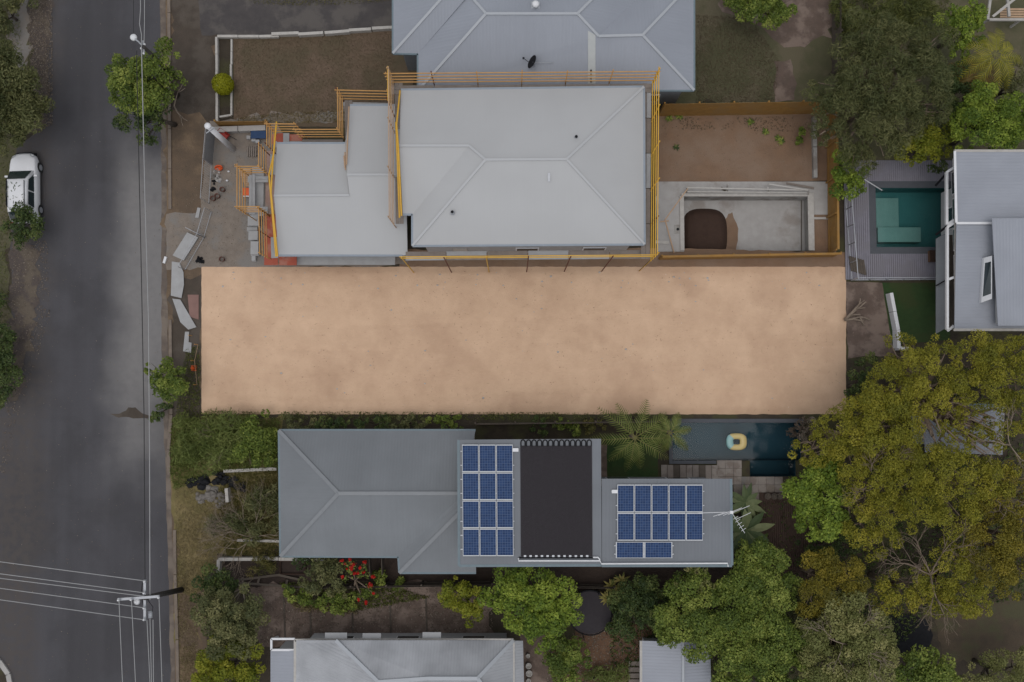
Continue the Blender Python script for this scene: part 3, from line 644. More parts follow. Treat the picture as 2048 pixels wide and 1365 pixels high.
# solar pool-heating mat
c = W(1112, 1000, z1150(1000)); t = thing('solar_heating_mat', 'black ribbed pool-heating mat covering the middle of the flat roof', 'heating mat', c)
n_ = 13
for i in range(n_):
    xa, xb = 1040.5 + 143.5 * i / n_, 1040.5 + 143.5 * (i + 1) / n_
    m = MB()
    for k in range(6):
        x = xa + (xb - xa) * (k + .5) / 6; dx = .005 * (1113 - 893)
        m.tube([W(x, 892, z1150(892) + .035), W(x + 1.2, 1113, z1150(1113) + .035)], .026, 5)
    m.build('tube_strip', M['mat'], t)
    xc = (xa + xb) / 2; lp = []
    for k in range(9):
        a = math.pi * k / 8; lp.append(W(xc + 4.2 * math.cos(a), 885 - 4.5 * math.sin(a), z1150(885) + .05))
    MB().tube([W(xc + 4.2, 893, z1150(893) + .05)] + lp + [W(xc - 4.2, 893, z1150(893) + .05)], .035, 6).build('end_loop', M['black'], t)
MB().tube([W(1038, 1116, z1150(1116) + .06), W(1187, 1116, z1150(1116) + .06)], .05, 8).build('manifold', M['black'], t)
for i in range(12):
    p = W(1050 + i * 11.3, 1112.5, z1150(1112) + .09); MB().box(p, (.14, .1, .03)).build('clamp', M['metalpanel'], t)
pipe = [W(1037, 1117, z1150(1117) + .1), W(1037, 1122, z1150(1122) + .1), W(1186, 1122, z1150(1122) + .1), W(1200, 1122, z1150(1122) + .1), W(1203, 1128, 6.15), W(1455, 1127, 6.12), W(1456, 1133, 5.95)]
tag(MB().tube(pipe, .045, 8).build('white_pipe', M['white']), 'long white pipe along the bottom edge of the flat grey roofs', 'pipe')
tag(MB().tube([W(1186, 1115, z1150(1115) + .1), W(1196, 1115, z1150(1115) + .1), W(1200, 1120, z1150(1120) + .1)], .04, 8).build('white_pipe', M['white']), 'short white pipe elbow at the corner of the black mat', 'pipe')
# TV antenna
b0 = W(1456, 1031, 6.15); c = W(1463, 1025, 7.6)
t = thing('tv_antenna', 'spiky television antenna at the right end of the grey roof', 'antenna', b0)
MB().tube([b0, c], .025).build('mast', M['metal'], t)
MB().tube([c - Vector((1.9, .05, .05)), c + Vector((.2, .02, 0))], .018).build('boom', M['white'], t)
for k, (dx, a, ln) in enumerate([(.1, 22, 1.0), (-.2, 22, .85), (-.6, 18, .5), (-.9, 18, .45), (.15, -58, 1.1), (.45, 24, .7)]):
    a = R(a); d = Vector((math.cos(a), math.sin(a), 0)) * ln; q = c + Vector((dx, -.06 * k, .03)); MB().tube([q - d * .35, q + d], .014, 5).build('element', M['white'], t)
q = c + Vector((.1, -.1, 0)); d = Vector((math.cos(R(-57)), math.sin(R(-57)), 0))
for k in range(5):
    s = q + d * (.25 + .2 * k); MB().tube([s - Vector((d.y, -d.x, 0)) * .16, s + Vector((d.y, -d.x, 0)) * .16], .012, 5).build('element', M['white'], t)
MB().box(c, (.18, .16, .12)).build('junction_box', M['white'], t)

# ---- bottom house, roof running out of the picture
ze, zr = 3.4, 5.0
bh = house('zinc_roof_house', 'weathered zinc-roofed house at the bottom edge',
    [[(590, 1281, ze), (672, 1281, 3.85), (755, 1362, zr), (590, 1362, 3.4)],
     [(590, 1362, 3.4), (755, 1362, zr), (672, 1450, ze), (590, 1450, ze)],
     [(672, 1281, 3.85), (1027, 1281, ze), (955, 1357, zr), (855, 1357, zr), (755, 1362, zr)],
     [(1027, 1281, ze), (955, 1357, zr), (1027, 1450, ze)],
     [(672, 1450, ze), (755, 1362, zr), (855, 1357, zr), (955, 1357, zr), (1027, 1450, ze)]],
    M['roof_old'], [((672, 1281, 3.9), (757, 1364, zr)), ((855, 1357, zr), (955, 1357, zr)), ((855, 1357, zr), (756, 1364, zr)), ((955, 1357, zr), (1027, 1281, ze)), ((955, 1357, zr), (1027, 1450, ze))],
    [((590, 1281, ze), (1027, 1280, ze)), ((590, 1281, ze), (590, 1450, ze)), ((1027, 1281, ze), (1027, 1450, ze))],
    [(590, 1281), (1027, 1281), (1027, 1450), (590, 1450)], ze, M['wall'], M['capping'], .22, M['offwhite'])
slope_mesh([W(1028, 1282, 3.3), W(1046, 1282, 3.05), W(1050, 1450, 3.05), W(1030, 1450, 3.3)]).build('verandah_roof', M['roof_old'], bh)
slope_mesh([W(541, 1302, 3.1), W(589, 1302, 3.3), W(589, 1450, 3.3), W(541, 1450, 3.1)], flat_dir=(0, 1, 0)).build('annex_roof', M['roof_east'], bh)
a, b = W(543, 1304, 3), W(588, 1449, 3); MB().box(((a.x + b.x) / 2, (a.y + b.y) / 2, 1.5), (b.x - a.x - .3, a.y - b.y - .3, 2.95)).build('annex_wall', M['wall'], bh)
for x in (543, 566, 588):
    pass
m = MB()
for a, b in [((543, 1278), (590, 1278)), ((543, 1278), (543, 1300)), ((543, 1300), (590, 1300))]: m.bar(W(*a, 3.2), W(*b, 3.2), .12, .12)
m.bar(W(543, 1279, 3.1), W(556, 1274, .1), .1, .1); m.build('porch_frame', M['white'], bh)
for i, (x0, x1, y0, y1) in enumerate([(650, 694, 1266, 1281), (725, 762, 1267, 1281), (845, 882, 1265, 1279)]):
    t_ = slope_mesh([W(x0, y0, 2.95), W(x1, y0, 2.95), W(x1, y1, 3.15), W(x0, y1, 3.15)]); t_.build('window_awning', M['roof_new'], bh)
    a, b = W(x0 + 3, 1288, 2.0).to_2d(), W(x1 - 3, 1288, 2.0).to_2d()
    wall_window(bh, Vector((b.x, W(700, 1281, ze).y - .45)), Vector((a.x, W(700, 1281, ze).y - .45)), 1.2, 2.3, .03)
# corrugated shed at the bottom right of it
zs = 2.6
shed = house('corrugated_shed', 'pale corrugated shed roof under the trees at the bottom edge',
    [([(1282, 1282, zs), (1366, 1284, zs + .35), (1366, 1450, zs + .35), (1282, 1450, zs)], (0, 1, 0)), ([(1366, 1284, zs + .35), (1420, 1290, zs), (1425, 1450, zs), (1366, 1450, zs + .35)], (0, 1, 0))],
    M['roof_east'], [((1366, 1284, zs + .37), (1366, 1450, zs + .37))], [((1282, 1282, zs), (1282, 1450, zs))], [(1282, 1282), (1422, 1290), (1422, 1450), (1282, 1450)], zs, M['wall'], M['capping'], .14, M['offwhite'])
# pale roof seen through the olive trees
zs = 2.8
house('hidden_outbuilding', 'pale-roofed outbuilding mostly hidden below olive foliage at right', [([(1845, 805, zs), (2010, 812, zs), (2005, 910, zs + .2), (1850, 905, zs + .2)], (0, 1, 0))], M['roof_east'], [], [((1845, 805, zs), (2010, 812, zs))], [(1845, 805), (2010, 812), (2005, 910), (1850, 905)], zs, M['wall'], M['capping'])

# ---- white house at the right edge
ze = 5.2
eh = house('white_house', 'white two-level house beside the grey pool deck at right',
    [([(1909, 303, ze + .3), (2300, 303, ze + .3), (2300, 446, ze), (1913, 446, ze)], (0, 1, 0)),
     ([(1913, 447, ze - .05), (2300, 447, ze - .05), (2300, 658, ze - .25), (1909, 658, ze - .25)], (0, 1, 0)),
     ([(1984, 437, ze + .75), (2300, 437, ze + .75), (2300, 652, ze + .5), (1996, 652, ze + .5)], (1, 0, 0))],
    M['roof_east'], [((1909, 303, ze + .3), (1912, 446, ze)), ((1912, 447, ze), (1984, 447, ze))], [((1909, 302, ze + .3), (2300, 302, ze + .3)), ((1908, 660, ze - .2), (2300, 660, ze - .2))],
    [(1909, 303), (2300, 303), (2300, 658), (1909, 658)], ze - .25, M['wall'], M['white'], .14, M['offwhite'], 1.5)
a, b = W(1909, 305, ze - .25), W(2300, 656, ze - .25); MB().box(((a.x + b.x) / 2 + .1, (a.y + b.y) / 2, 4.4), (b.x - a.x - .5, a.y - b.y - .3, .95)).build('upper_wall', M['wall'], eh)
a, b = W(1987, 440, ze), W(2300, 648, ze); MB().box(((a.x + b.x) / 2, (a.y + b.y) / 2, ze + .2), (b.x - a.x, a.y - b.y, .6)).build('clerestory_wall', M['wall'], eh)
# dormer window
dm = MB(); P = [W(1962, 606, 5.2), W(1984, 598, 5.75), W(1984, 512, 5.8), W(1968, 516, 5.3)]
dm.add(P + [p - Vector((0, 0, .25)) for p in P], [(0, 1, 2, 3), (0, 4, 5, 1), (1, 5, 6, 2), (2, 6, 7, 3), (3, 7, 4, 0)]); d_ = dm.build('dormer', M['white'], eh)
c_ = sum(P, Vector()) / 4; MB().add([p.lerp(c_, .25) + Vector((0, 0, .02)) for p in P], [(0, 1, 2, 3)]).build('dormer_pane', M['glass'], d_)
# verandah of white frames on its west side
for (x0, y0), (x1, y1) in [((1893, 345), (1908, 335)), ((1893, 345), (1893, 450)), ((1893, 450), (1908, 440)), ((1894, 455), (1894, 660)), ((1894, 560), (1908, 555)), ((1894, 662), (1908, 652)), ((1894, 455), (1908, 446))]:
    MB().bar(W(x0, y0, 4.4), W(x1, y1, 4.6), .14, .2).build('verandah_beam', M['white'], eh)
a, b = W(1872, 470, 2.6), W(1892, 660, 2.6)
slope_mesh([W(1872, 478, 2.5), W(1893, 466, 2.9), W(1893, 656, 2.9), W(1872, 668, 2.5)], flat_dir=(0, 1, 0)).build('awning_roof', M['roof_grey'], eh)
slope_mesh([W(1894.5, 470, 2.55), W(1914, 470, 2.55), W(1914, 655, 2.55), W(1894.5, 655, 2.55)], flat_dir=(0, 1, 0)).build('balcony_floor', M['fenceold'], eh)
MB().bar(W(1871, 372, 2.6), W(1895, 345, 3.4), .12, .1).build('brace', M['black'], eh)
MB().bar(W(1872, 470, 2.6), W(1895, 452, 3.4), .12, .1).build('brace', M['black'], eh)
MB().bar(W(1872, 572, 2.6), W(1893, 560, 3.1), .06, .08).build('brace', M['black'], eh)
for y0, y1 in [(350, 396), (402, 448), (462, 506), (514, 556), (566, 606), (614, 652)]:
    p, q = W(1908, y0, 3.4), W(1908, y1, 3.4); x = W(1909, 400, ze - .25).x + .34
    wall_window(eh, Vector((x, p.y)), Vector((x, q.y)), 4.05, 4.75, .03)

# ================================================================ decks, pools, fences
def fence(name, label, a, b, h, mat, post_sp=2.4, rail_side=1, pal_w=.1, gap=.012, group=None, cap=False):
    A, B = W(*a), W(*b); d = (B - A).normalized(); nn = Vector((-d.y, d.x, 0)) * rail_side; Ln = (B - A).length
    t = thing(name, label, 'fence', A.lerp(B, .5), group)
    n = max(1, round(Ln / post_sp))
    for i in range(n + 1):
        p = A + d * (Ln * i / n) + nn * .09; MB().box((p.x, p.y, h / 2), (.1, .1, h - .05), math.atan2(d.y, d.x)).build('post', mat, t)
    for z in (.3, h - .25): MB().bar(A + nn * .035 + Vector((0, 0, z)), B + nn * .035 + Vector((0, 0, z)), .04, .075).build('rail', mat, t)
    m = MB(); k = int(Ln / (pal_w + gap))
    for i in range(k):
        p = A + d * ((i + .5) * (pal_w + gap)); hh = h + random.uniform(-.03, .02)
        m.box((p.x, p.y, hh / 2 + .02), (pal_w, .018, hh), math.atan2(d.y, d.x) + random.uniform(-.02, .02))
    m.build('palings', mat, t, kind='stuff')
    if cap: MB().bar(A + Vector((0, 0, h + .045)), B + Vector((0, 0, h + .045)), .14, .035).build('capping_rail', mat, t)
    return t
fence('timber_fence', 'tall new orange timber fence along the back of the dirt yard', (1317, 233), (1650, 228), 2.6, M['fence'], rail_side=1)
fence('timber_fence', 'new orange timber fence on the right side of the building site', (1653, 226), (1656, 508), 1.9, M['fence'], rail_side=-1, cap=True)
fence('timber_fence', 'new orange timber fence between the dug pool and the sandy block', (1318, 520), (1668, 514), 1.4, M['fence'], rail_side=1, cap=True)
fence('timber_fence', 'short orange timber fence beside the garden strip and white pole', (440, 254), (540, 254), 1.2, M['fence'])
fence('paling_fence', 'old dark paling fence below the grey house', (640, 1168), (985, 1162), 1.5, M['fenceold'])
fence('paling_fence', 'old dark paling fence beside the brown lawn at the top', (1664, -60), (1664, 150), 1.7, M['fenceold'])
fence('paling_fence', 'dark paling fence between the sandy block and the palm garden', (952, 848), (1345, 843), 1.5, M['fenceold'])
fence('paling_fence', 'weathered paling fence behind the trampoline', (1145, 1168), (1225, 1170), 1.2, M['fenceold'])
# low edging walls round the brown lawn
def edging(label, pts, wd, h, blk, mat, jit=.0):
    t = thing('garden_wall', label, 'garden wall', W(*pts[0]))
    for a, b in zip(pts, pts[1:]):
        A, B = W(*a), W(*b); n = max(1, round((B - A).length / blk))
        for i in range(n):
            p, q = A.lerp(B, (i + .01) / n), A.lerp(B, (i + .99) / n); hh = h + random.uniform(-.02, .02)
            o = Vector((random.uniform(-1, 1), random.uniform(-1, 1), 0)) * jit
            MB().bar(p + o + Vector((0, 0, hh / 2)), q + o + Vector((0, 0, hh / 2)), wd, hh).build('block', mat, t)
edging('white edging wall stepping along the old driveway', [(437, 76), (520, 76), (560, 75)], .17, .3, 1.4, M['offwhite'], .012)
edging('stepped white wall blocks between driveway and brown lawn', [(545, 74), (600, 72), (650, 69), (700, 65), (790, 60)], .19, .4, 1.25, M['offwhite'], .06)
edging('white edging wall left of the lime round bush', [(436, 78), (437, 250)], .15, .35, 1.3, M['offwhite'], .01)
edging('inner white edging beside the brown lawn', [(464, 80), (464, 232), (440, 236)], .12, .2, .9, M['offwhite'], .02)
edging('white boundary wall in front of the dark shrubs below the grey house', [(441, 1143), (441, 1117), (560, 1116), (650, 1117)], .2, .45, 1.5, M['offwhite'], .01)
edging('pale concrete sleepers lying in the overgrown front yard', [(448, 942), (555, 938)], .2, .15, 2.0, M['offwhite'], .02)
edging('pale concrete sleepers beneath the dry branches', [(474, 1080), (560, 1082)], .16, .15, 2.0, M['offwhite'], .02)
edging('concrete sleeper retaining wall at the right of the dirt yard', [(1626, 236), (1628, 358)], .26, .35, 1.8, M['concrete'], .01)
edging('bent white boundary wall beside the dark green turf', [(1774, 588), (1788, 662), (1789, 698), (1808, 698)], .22, .7, 1.4, M['white'], .0)

# pool being built
x0, y0, x1, y1 = HOLES[0]
t = thing('unfinished_pool', 'unfinished concrete pool shell with a mound of dark soil', 'pool', ((x0 + x1) / 2, (y0 + y1) / 2, 0))
dp = 1.35; m = MB()
m.add([(x0, y0, -dp), (x1, y0, -dp), (x1, y1, -dp), (x0, y1, -dp)], [(0, 1, 2, 3)]); m.build('floor', M['conclight'], t)
for a, b, nm in [((x0, y1), (x1, y1), 'N'), ((x1, y1), (x1, y0), 'E'), ((x1, y0), (x0, y0), 'S'), ((x0, y0), (x0, y1), 'W')]:
    MB().add([(*a, -dp), (*b, -dp), (*b, .03), (*a, .03)], [(0, 1, 2, 3), (3, 2, 1, 0)][:1]).build('shell_wall', M['concrete'], t)
for (a, b, c_, d_) in [(1313, 364, 1656, 393), (1313, 393, 1367, 504), (1621, 393, 1656, 430)]:
    q = rect(a, b, c_, d_); MB().box(((q[0] + q[2]) / 2, (q[1] + q[3]) / 2, .035), (q[2] - q[0], q[3] - q[1], .05)).build('coping_slab', M['conclight'], t)
for (a, b, c_, d_) in [(1362, 388, 1626, 394), (1616, 394, 1626, 502), (1360, 394, 1367, 502)]:
    q = rect(a, b, c_, d_); MB().box(((q[0] + q[2]) / 2, (q[1] + q[3]) / 2, .10), (q[2] - q[0], q[3] - q[1], .10)).build('coping_edge', M['offwhite'], t)
p, q = W(1603, 400, -1.3), W(1603, 503, -1.3); MB().bar(p + Vector((0, 0, -.03)), q + Vector((0, 0, -.03)), .05, .04).build('floor_joint', M['fenceold'], t)
# soil mound in the pool
c = W(1412, 466, -.9); m = MB(); rings = 14; n_ = 40
for k in range(rings + 1):
    r = k / rings
    for j in range(n_):
        a = 2 * math.pi * j / n_; sq = (abs(math.cos(a)) ** 3.2 + abs(math.sin(a)) ** 3.2) ** (-1 / 3.2)
        x, y = c.x + 1.55 * r * sq * math.cos(a), c.y + 1.75 * r * sq * math.sin(a)
        x = max(x, x0 + .01); y = max(y, y0 + .01)
        e = max(0, 1 - r ** 5); m.v.append((x, y, -dp - .03 + .6 * e + .08 * e * mnoise.noise(Vector((x * 2.5, y * 2.5, 0)))))
for k in range(rings):
    for j in range(n_): m.f.append((k * n_ + j, (k + 1) * n_ + j, (k + 1) * n_ + (j + 1) % n_, k * n_ + (j + 1) % n_))
tag(m.build('soil_mound', M['soildark'], smooth=True), 'mound of dark brown soil in the left half of the unfinished pool', 'soil mound')
c = W(1470, 470, -1.34); m = MB()
for j in range(24):
    a = 2 * math.pi * j / 24; r = .9 + .25 * mnoise.noise(Vector((math.cos(a) * 2, math.sin(a) * 2, 3))); m.v.append((c.x - .3 + r * .55 * math.cos(a), c.y + r * 1.9 * math.sin(a) * .85, -dp + .006))
m.f.append(tuple(range(24))); tag(m.build('spilled_sand', M['dirt']), 'streak of tan sand spilled on the unfinished pool floor', 'sand')
# safety barrier lying round the pool
def bars(name, label, cat, segs, r, mat, zz=None):
    t = thing(name, label, cat, W(*segs[0][0][:2]))
    for a, b in segs: MB().bar(W(*a), W(*b), r, r).build('bar', mat, t)
    return t
bars('safety_barrier', 'white timber safety barrier standing along the unfinished pool', 'barrier', [((1374, 376, .9), (1616, 381, .9)), ((1374, 384, .5), (1616, 386, .5)), ((1538, 369, .9), (1616, 381, 1.0)), ((1536, 385, .1), (1536, 376, .95)), ((1374, 386, .1), (1374, 375, .95)), ((1452, 386, .1), (1456, 369, .95)), ((1616, 390, .1), (1616, 380, .95))], .09, M['offwhite'])
bars('prop_frame', 'leaning timber prop frame at the left end of the unfinished pool', 'prop', [((1330, 440, .9), (1378, 374, .9)), ((1330, 440, .9), (1348, 506, .1)), ((1320, 444, .85), (1338, 442, .95))], .07, M['pinktimber'])
for i, (a, b, lab) in enumerate([((1573, 367, .12), (1628, 377, .12), 'brown plank lying on the pool coping near the right fence'), ((1442, 376, .12), (1455, 384, .12), 'short dark plank on the middle of the pool coping'), ((1621, 437, .1), (1658, 437, .1), 'white board bridging the coping and the right fence'), ((1312, 484, .12), (1338, 486, .12), 'white board beside the scaffold foot left of the pool')]):
    tag(MB().bar(W(*a), W(*b), .14 if i < 3 else .2, .05).build('plank', [M['plank'], M['fenceold'], M['offwhite'], M['offwhite']][i]), lab, 'plank', 'boards around the unfinished pool')
p = W(1354, 459, .06); t = thing('skimmer_lid', 'pool skimmer box set in the pale coping', 'skimmer', p); MB().box((p.x, p.y, .07), (.36, .6, .03)).build('plate', M['concrete'], t); MB().lathe((p.x + .05, p.y, .086), [(.09, 0), (.09, .02)], 12).build('opening', M['black'], t)

# east pool deck
ex0, ey0, ex1, ey1 = HOLES[3]
dx0, dy0, dx1, dy1 = rect(1690, 322, 1912, 560)
t = thing('pool_deck', 'grey boarded deck around the teal pool', 'deck', ((dx0 + dx1) / 2, (dy0 + dy1) / 2, 0))
m = MB(); x = dx0; pw = .138
while x < dx1:
    xc = x + pw / 2
    segs = [(dy0, dy1)] if not (ex0 - .45 < xc < ex1 + .1) else [(dy0, ey0 - .45), (ey1 + .45, dy1)]
    for a, b in segs: m.box((xc, (a + b) / 2, .10 + random.uniform(-.003, .003)), (pw - .022, b - a, .04))
    x += pw
m.build('deck_boards', M['boarddeck'], t, kind='stuff')
for (a, b, c_, d_) in [(ex0 - .45, ey1 + .002, ex1, ey1 + .45), (ex0 - .45, ey0 - .45, ex1, ey0 - .002), (ex0 - .45, ey0, ex0 - .002, ey1)]:
    MB().box(((a + c_) / 2, (b + d_) / 2, .095), (c_ - a, d_ - b, .06)).build('pool_surround', M['greystone'], t)
def poolbox(label, hole, depth, lm, wm, zw, extra=(), name='swimming_pool'):
    x0, y0, x1, y1 = hole; t = thing(name, label, 'pool', ((x0 + x1) / 2, (y0 + y1) / 2, 0))
    MB().add([(x0, y0, -depth), (x1, y0, -depth), (x1, y1, -depth), (x0, y1, -depth)], [(0, 1, 2, 3)]).build('floor', lm, t)
    for a, b in [((x0, y1), (x1, y1)), ((x1, y1), (x1, y0)), ((x1, y0), (x0, y0)), ((x0, y0), (x0, y1))]:
        MB().add([(*a, -depth), (*b, -depth), (*b, .06), (*a, .06)], [(0, 1, 2, 3)]).build('side', lm, t)
    for (a, b, c_, d_, zt, mt) in extra:
        q = rect(a, b, c_, d_); MB().box(((q[0] + q[2]) / 2, (q[1] + q[3]) / 2, (-depth + zt) / 2), (q[2] - q[0], q[3] - q[1], zt + depth)).build('bench', mt, t)
    MB().add([(x0 + .002, y0 + .002, zw), (x1 - .002, y0 + .002, zw), (x1 - .002, y1 - .002, zw), (x0 + .002, y1 - .002, zw)], [(0, 1, 2, 3)]).build('water', wm, t)
    return t
poolbox('teal pool with pale submerged bench in the grey deck', HOLES[3], 1.3, M['poolteal'], M['watert'], -.06, [(1762, 392, 1806, 452, -.75, M['poolpale']), (1762, 452.5, 1848, 482, -.5, M['poolpale'])])
poolbox('dark blue lap pool beside the palm garden', HOLES[1], 1.4, M['poolblue'], M['water'], -.1)
poolbox('small dark blue side bay of the lap pool', HOLES[2], 1.4, M['poolblue'], M['water'], -.1, name='pool_bay')
for p0, p1, lab in [((1688, 385), (1702, 562), 'thin metal pool fence at the left of the grey deck'), ((1702, 561), (1872, 560), 'glass pool fence on the lower edge of the grey deck')]:
    A, B = W(*p0), W(*p1); t = thing('pool_fence', lab, 'fence', A.lerp(B, .5)); n = max(2, round((B - A).length / 1.2))
    for i in range(n + 1):
        q = A.lerp(B, i / n); MB().box((q.x, q.y, .65), (.05, .05, 1.25)).build('post', M['metal'], t)
    MB().bar(A + Vector((0, 0, 1.25)), B + Vector((0, 0, 1.25)), .045, .045).build('top_rail', M['metal'], t)
    MB().bar(A + Vector((0, 0, .16)), B + Vector((0, 0, .16)), .045, .045).build('bottom_rail', M['metal'], t)
p = W(1862, 514, .13); t = thing('deck_box', 'small brown timber box on the grey deck', 'box', p); MB().box((p.x, p.y, .3), (.42, .72, .34)).build('body', M['rednyard'], t); MB().box((p.x, p.y, .485), (.46, .76, .03)).build('lid', M['soildark'], t)
p, q = W(1727, 358, 2.0), W(1764, 381, .2); tag(MB().tube([p, q], .035).build('leaning_pole', M['white']), 'thin white pole leaning out of the bright bush over the deck', 'pole')
p = W(1712, 528, .14); t = thing('timber_pallet', 'small dark timber platform at the corner of the grey deck', 'pallet', p)
for i in range(6): MB().box((p.x - .35 + .17 * i, p.y - .05 * i, .2), (.15, 1.0, .05), R(8)).build('slat', M['fenceold'], t)
# palm-garden paving beside the lap pool
t = thing('pool_paving', 'beige stone pavers beside the dark lap pool', 'paving', W(1480, 960))
for i in range(8):
    for j in range(5):
        a, b = 1434 + i * 16.4, 921 + j * 16.4
        if a + 16 > 1498 and b < 953: continue
        if b > 955 and a < 1464: continue
        q = rect(a, b, a + 15.8, b + 15.8); MB().box(((q[0] + q[2]) / 2, (q[1] + q[3]) / 2, .04 + random.uniform(-.006, .006)), (q[2] - q[0], q[3] - q[1], .06)).build('paver', random.choice([M['stone'], M['stone'], M['stone'], M['gravel']]), t)
for (a, b, c_, d_) in [(1340, 838, 1606, 845.7), (1338, 846, 1344.7, 928), (1345, 921.5, 1432, 928)]:
    q = rect(a, b, c_, d_); MB().box(((q[0] + q[2]) / 2, (q[1] + q[3]) / 2, .06), (q[2] - q[0], q[3] - q[1], .10)).build('pool_edge', M['greystone'], t)
t = thing('timber_steps', 'dark timber steps between turf and lap pool', 'steps', W(1390, 942))
for i in range(9):
    q = rect(1322 + i * 12.4, 930, 1333.5 + i * 12.4, 957); MB().box(((q[0] + q[2]) / 2, (q[1] + q[3]) / 2, .10 + .035 * i), (q[2] - q[0], q[3] - q[1], .05)).build('tread', [M['stone'], M['plank'], M['fenceold'], M['plank']][i % 4], t)
# pool float: plain yellow ring with an aqua end
c = W(1473, 884, -.04); t = thing('pool_float', 'yellow and aqua inflatable ring floating on the lap pool', 'pool float', c)
def ring(a0, a1, nm, mt):
    m = MB(); n1, n2 = 28, 12
    for i in range(n1 + 1):
        a = a0 + (a1 - a0) * i / n1; sq = (abs(math.cos(a)) ** 2.8 + abs(math.sin(a)) ** 2.8) ** (-1 / 2.8)
        for j in range(n2):
            b = 2 * math.pi * j / n2; rr = .42 * sq + .225 * math.cos(b) * (sq if math.cos(b) > 0 else 1)
            m.v.append((c.x + 1.05 * rr * math.cos(a), c.y + .86 * rr * math.sin(a), c.z + .13 * math.sin(b)))
    for i in range(n1):
        for j in range(n2): m.f.append((i * n2 + j, (i + 1) * n2 + j, (i + 1) * n2 + (j + 1) % n2, i * n2 + (j + 1) % n2))
    m.build(nm, mt, t, True)
ring(R(-128), R(128), 'yellow_body', M['float']); ring(R(128), R(232), 'aqua_body', M['floatblue'])
# brown deck at the back of the grey house
t = thing('timber_deck', 'dark brown boarded deck between banana plants and trees', 'deck', W(1570, 1050))
m = MB(); q = rect(1520, 985, 1625, 1160); x = q[0]
while x < q[2]: m.box((x + .06, (q[1] + q[3]) / 2, .12 + random.uniform(-.004, .004)), (.115, q[3] - q[1], .04)); x += .135
m.build('deck_boards', M['darkdeck'], t, kind='stuff')
for i, x in enumerate((1533, 1546, 1557)):
    p = W(x, 992, .15); t = thing('garden_pot', ['leftmost', 'middle', 'rightmost'][i] + ' of three round pots at the top of the brown deck', 'pot', p, 'round pots on the brown deck')
    MB().lathe(p, [(.12, 0), (.19, .2), (.21, .36), (.17, .36), (.15, .3)], 14).build('pot', M['fenceold'], t, True)
# trampoline
c = W(1180, 1226, .8); t = thing('trampoline', 'black round trampoline half under the green tree', 'trampoline', (c.x, c.y, 0))
r0 = 1.35; MB().lathe((c.x, c.y, .78), [(r0, 0), (r0, .02)], 36).build('jumping_mat', M['mat'], t)
m = MB().tube([(c.x + (r0 + .06) * math.cos(2 * math.pi * i / 36), c.y + (r0 + .06) * math.sin(2 * math.pi * i / 36), .8) for i in range(37)], .045, 6); m.build('frame', M['black'], t)
for i in range(6):
    a = math.pi / 3 * i + .2; MB().tube([(c.x + (r0 + .12) * math.cos(a), c.y + (r0 + .12) * math.sin(a), 0), (c.x + (r0 + .12) * math.cos(a), c.y + (r0 + .12) * math.sin(a), 2.0)], .025, 6).build('leg', M['black'], t)
p = W(1805, 1262); m = MB()
pts = [(1755, 1232), (1800, 1226), (1850, 1238), (1866, 1270), (1858, 1300), (1825, 1315), (1795, 1310), (1780, 1285)]
tag(MB().prism([W(*q).to_2d() for q in pts], .01, .03).build('black_tarp', M['black']), 'black tarpaulin on the ground showing between the bottom right trees', 'tarpaulin')

# ================================================================ scaffolding
def scaffold(name, label, pts, zref, rails, zdeck, side, railmat, plankmat, sp=2.2, deckw=.55, post0=0.0, nplank=2, ptop=None, rw=.075, skip_deck=()):
    P = [W(x, y, zref) for x, y in pts]; t = thing(name, label, 'scaffold', (P[0].x, P[0].y, 0))
    ztop = ptop or rails[-1] + .15
    for si, (a, b) in enumerate(zip(P, P[1:])):
        d = (b - a).normalized(); nn = Vector((-d.y, d.x, 0)) * side; Ln = (b - a).length; n = max(1, round(Ln / sp))
        for i in range(n + 1):
            if i == n and si < len(P) - 2: continue
            q = a + d * (Ln * i / n); MB().tube([(q.x, q.y, post0), (q.x, q.y, ztop + random.uniform(-.1, .15))], .034, 6).build('standard', railmat if random.random() < .7 else M['redsteel'], t)
        for k, z in enumerate(rails):
            o = nn * .05; e = d * .12
            MB().bar((a + o - e).xy.to_3d() + Vector((0, 0, z + random.uniform(-.02, .02))), (b + o + e).xy.to_3d() + Vector((0, 0, z + random.uniform(-.02, .02))), rw * .6, rw).build('guard_rail', railmat, t)
        if si in skip_deck: continue
        for i in range(n):
            for j in range(nplank):
                w_ = deckw / nplank; o = nn * (.1 + w_ * (j + .5))
                p, q = a + d * (Ln * (i + .01) / n) + o, a + d * (Ln * (i + .99) / n) + o
                zz = zdeck + .004 * ((i + j) % 3) + .053 * si; MB().bar((p.x, p.y, zz), (q.x, q.y, zz), w_ - .015, .045).build('plank', plankmat if random.random() < .7 else M['plankwhite'], t)
    return t
up = (5.9, 6.4, 6.9, 7.4)
scaffold('scaffold', 'scaffold bay along the rear eave of the new house', [(774, 152), (1314, 148)], 6.9, up, 5.45, -1, M['timber'], M['plank'], 2.6)
scaffold('scaffold', 'yellow scaffold along the right side of the new house', [(1314, 150), (1311, 512)], 6.9, (5.5, 6.3, 7.1, 7.9), 5.4, -1, M['yellow'], M['plank'], 2.3)
scaffold('scaffold', 'yellow scaffold between the new house and the sandy block', [(1311, 512), (803, 516)], 6.9, (6.3, 6.9), 5.0, -1, M['yellow'], M['plank'], 2.5, ptop=7.0)
scaffold('scaffold', 'dusty scaffold rails standing over the front wing roof', [(781, 440), (779, 148)], 6.9, (5.7, 6.4, 7.1, 7.8), 5.4, -1, M['pinktimber'], M['plank'], 2.6, deckw=.5)
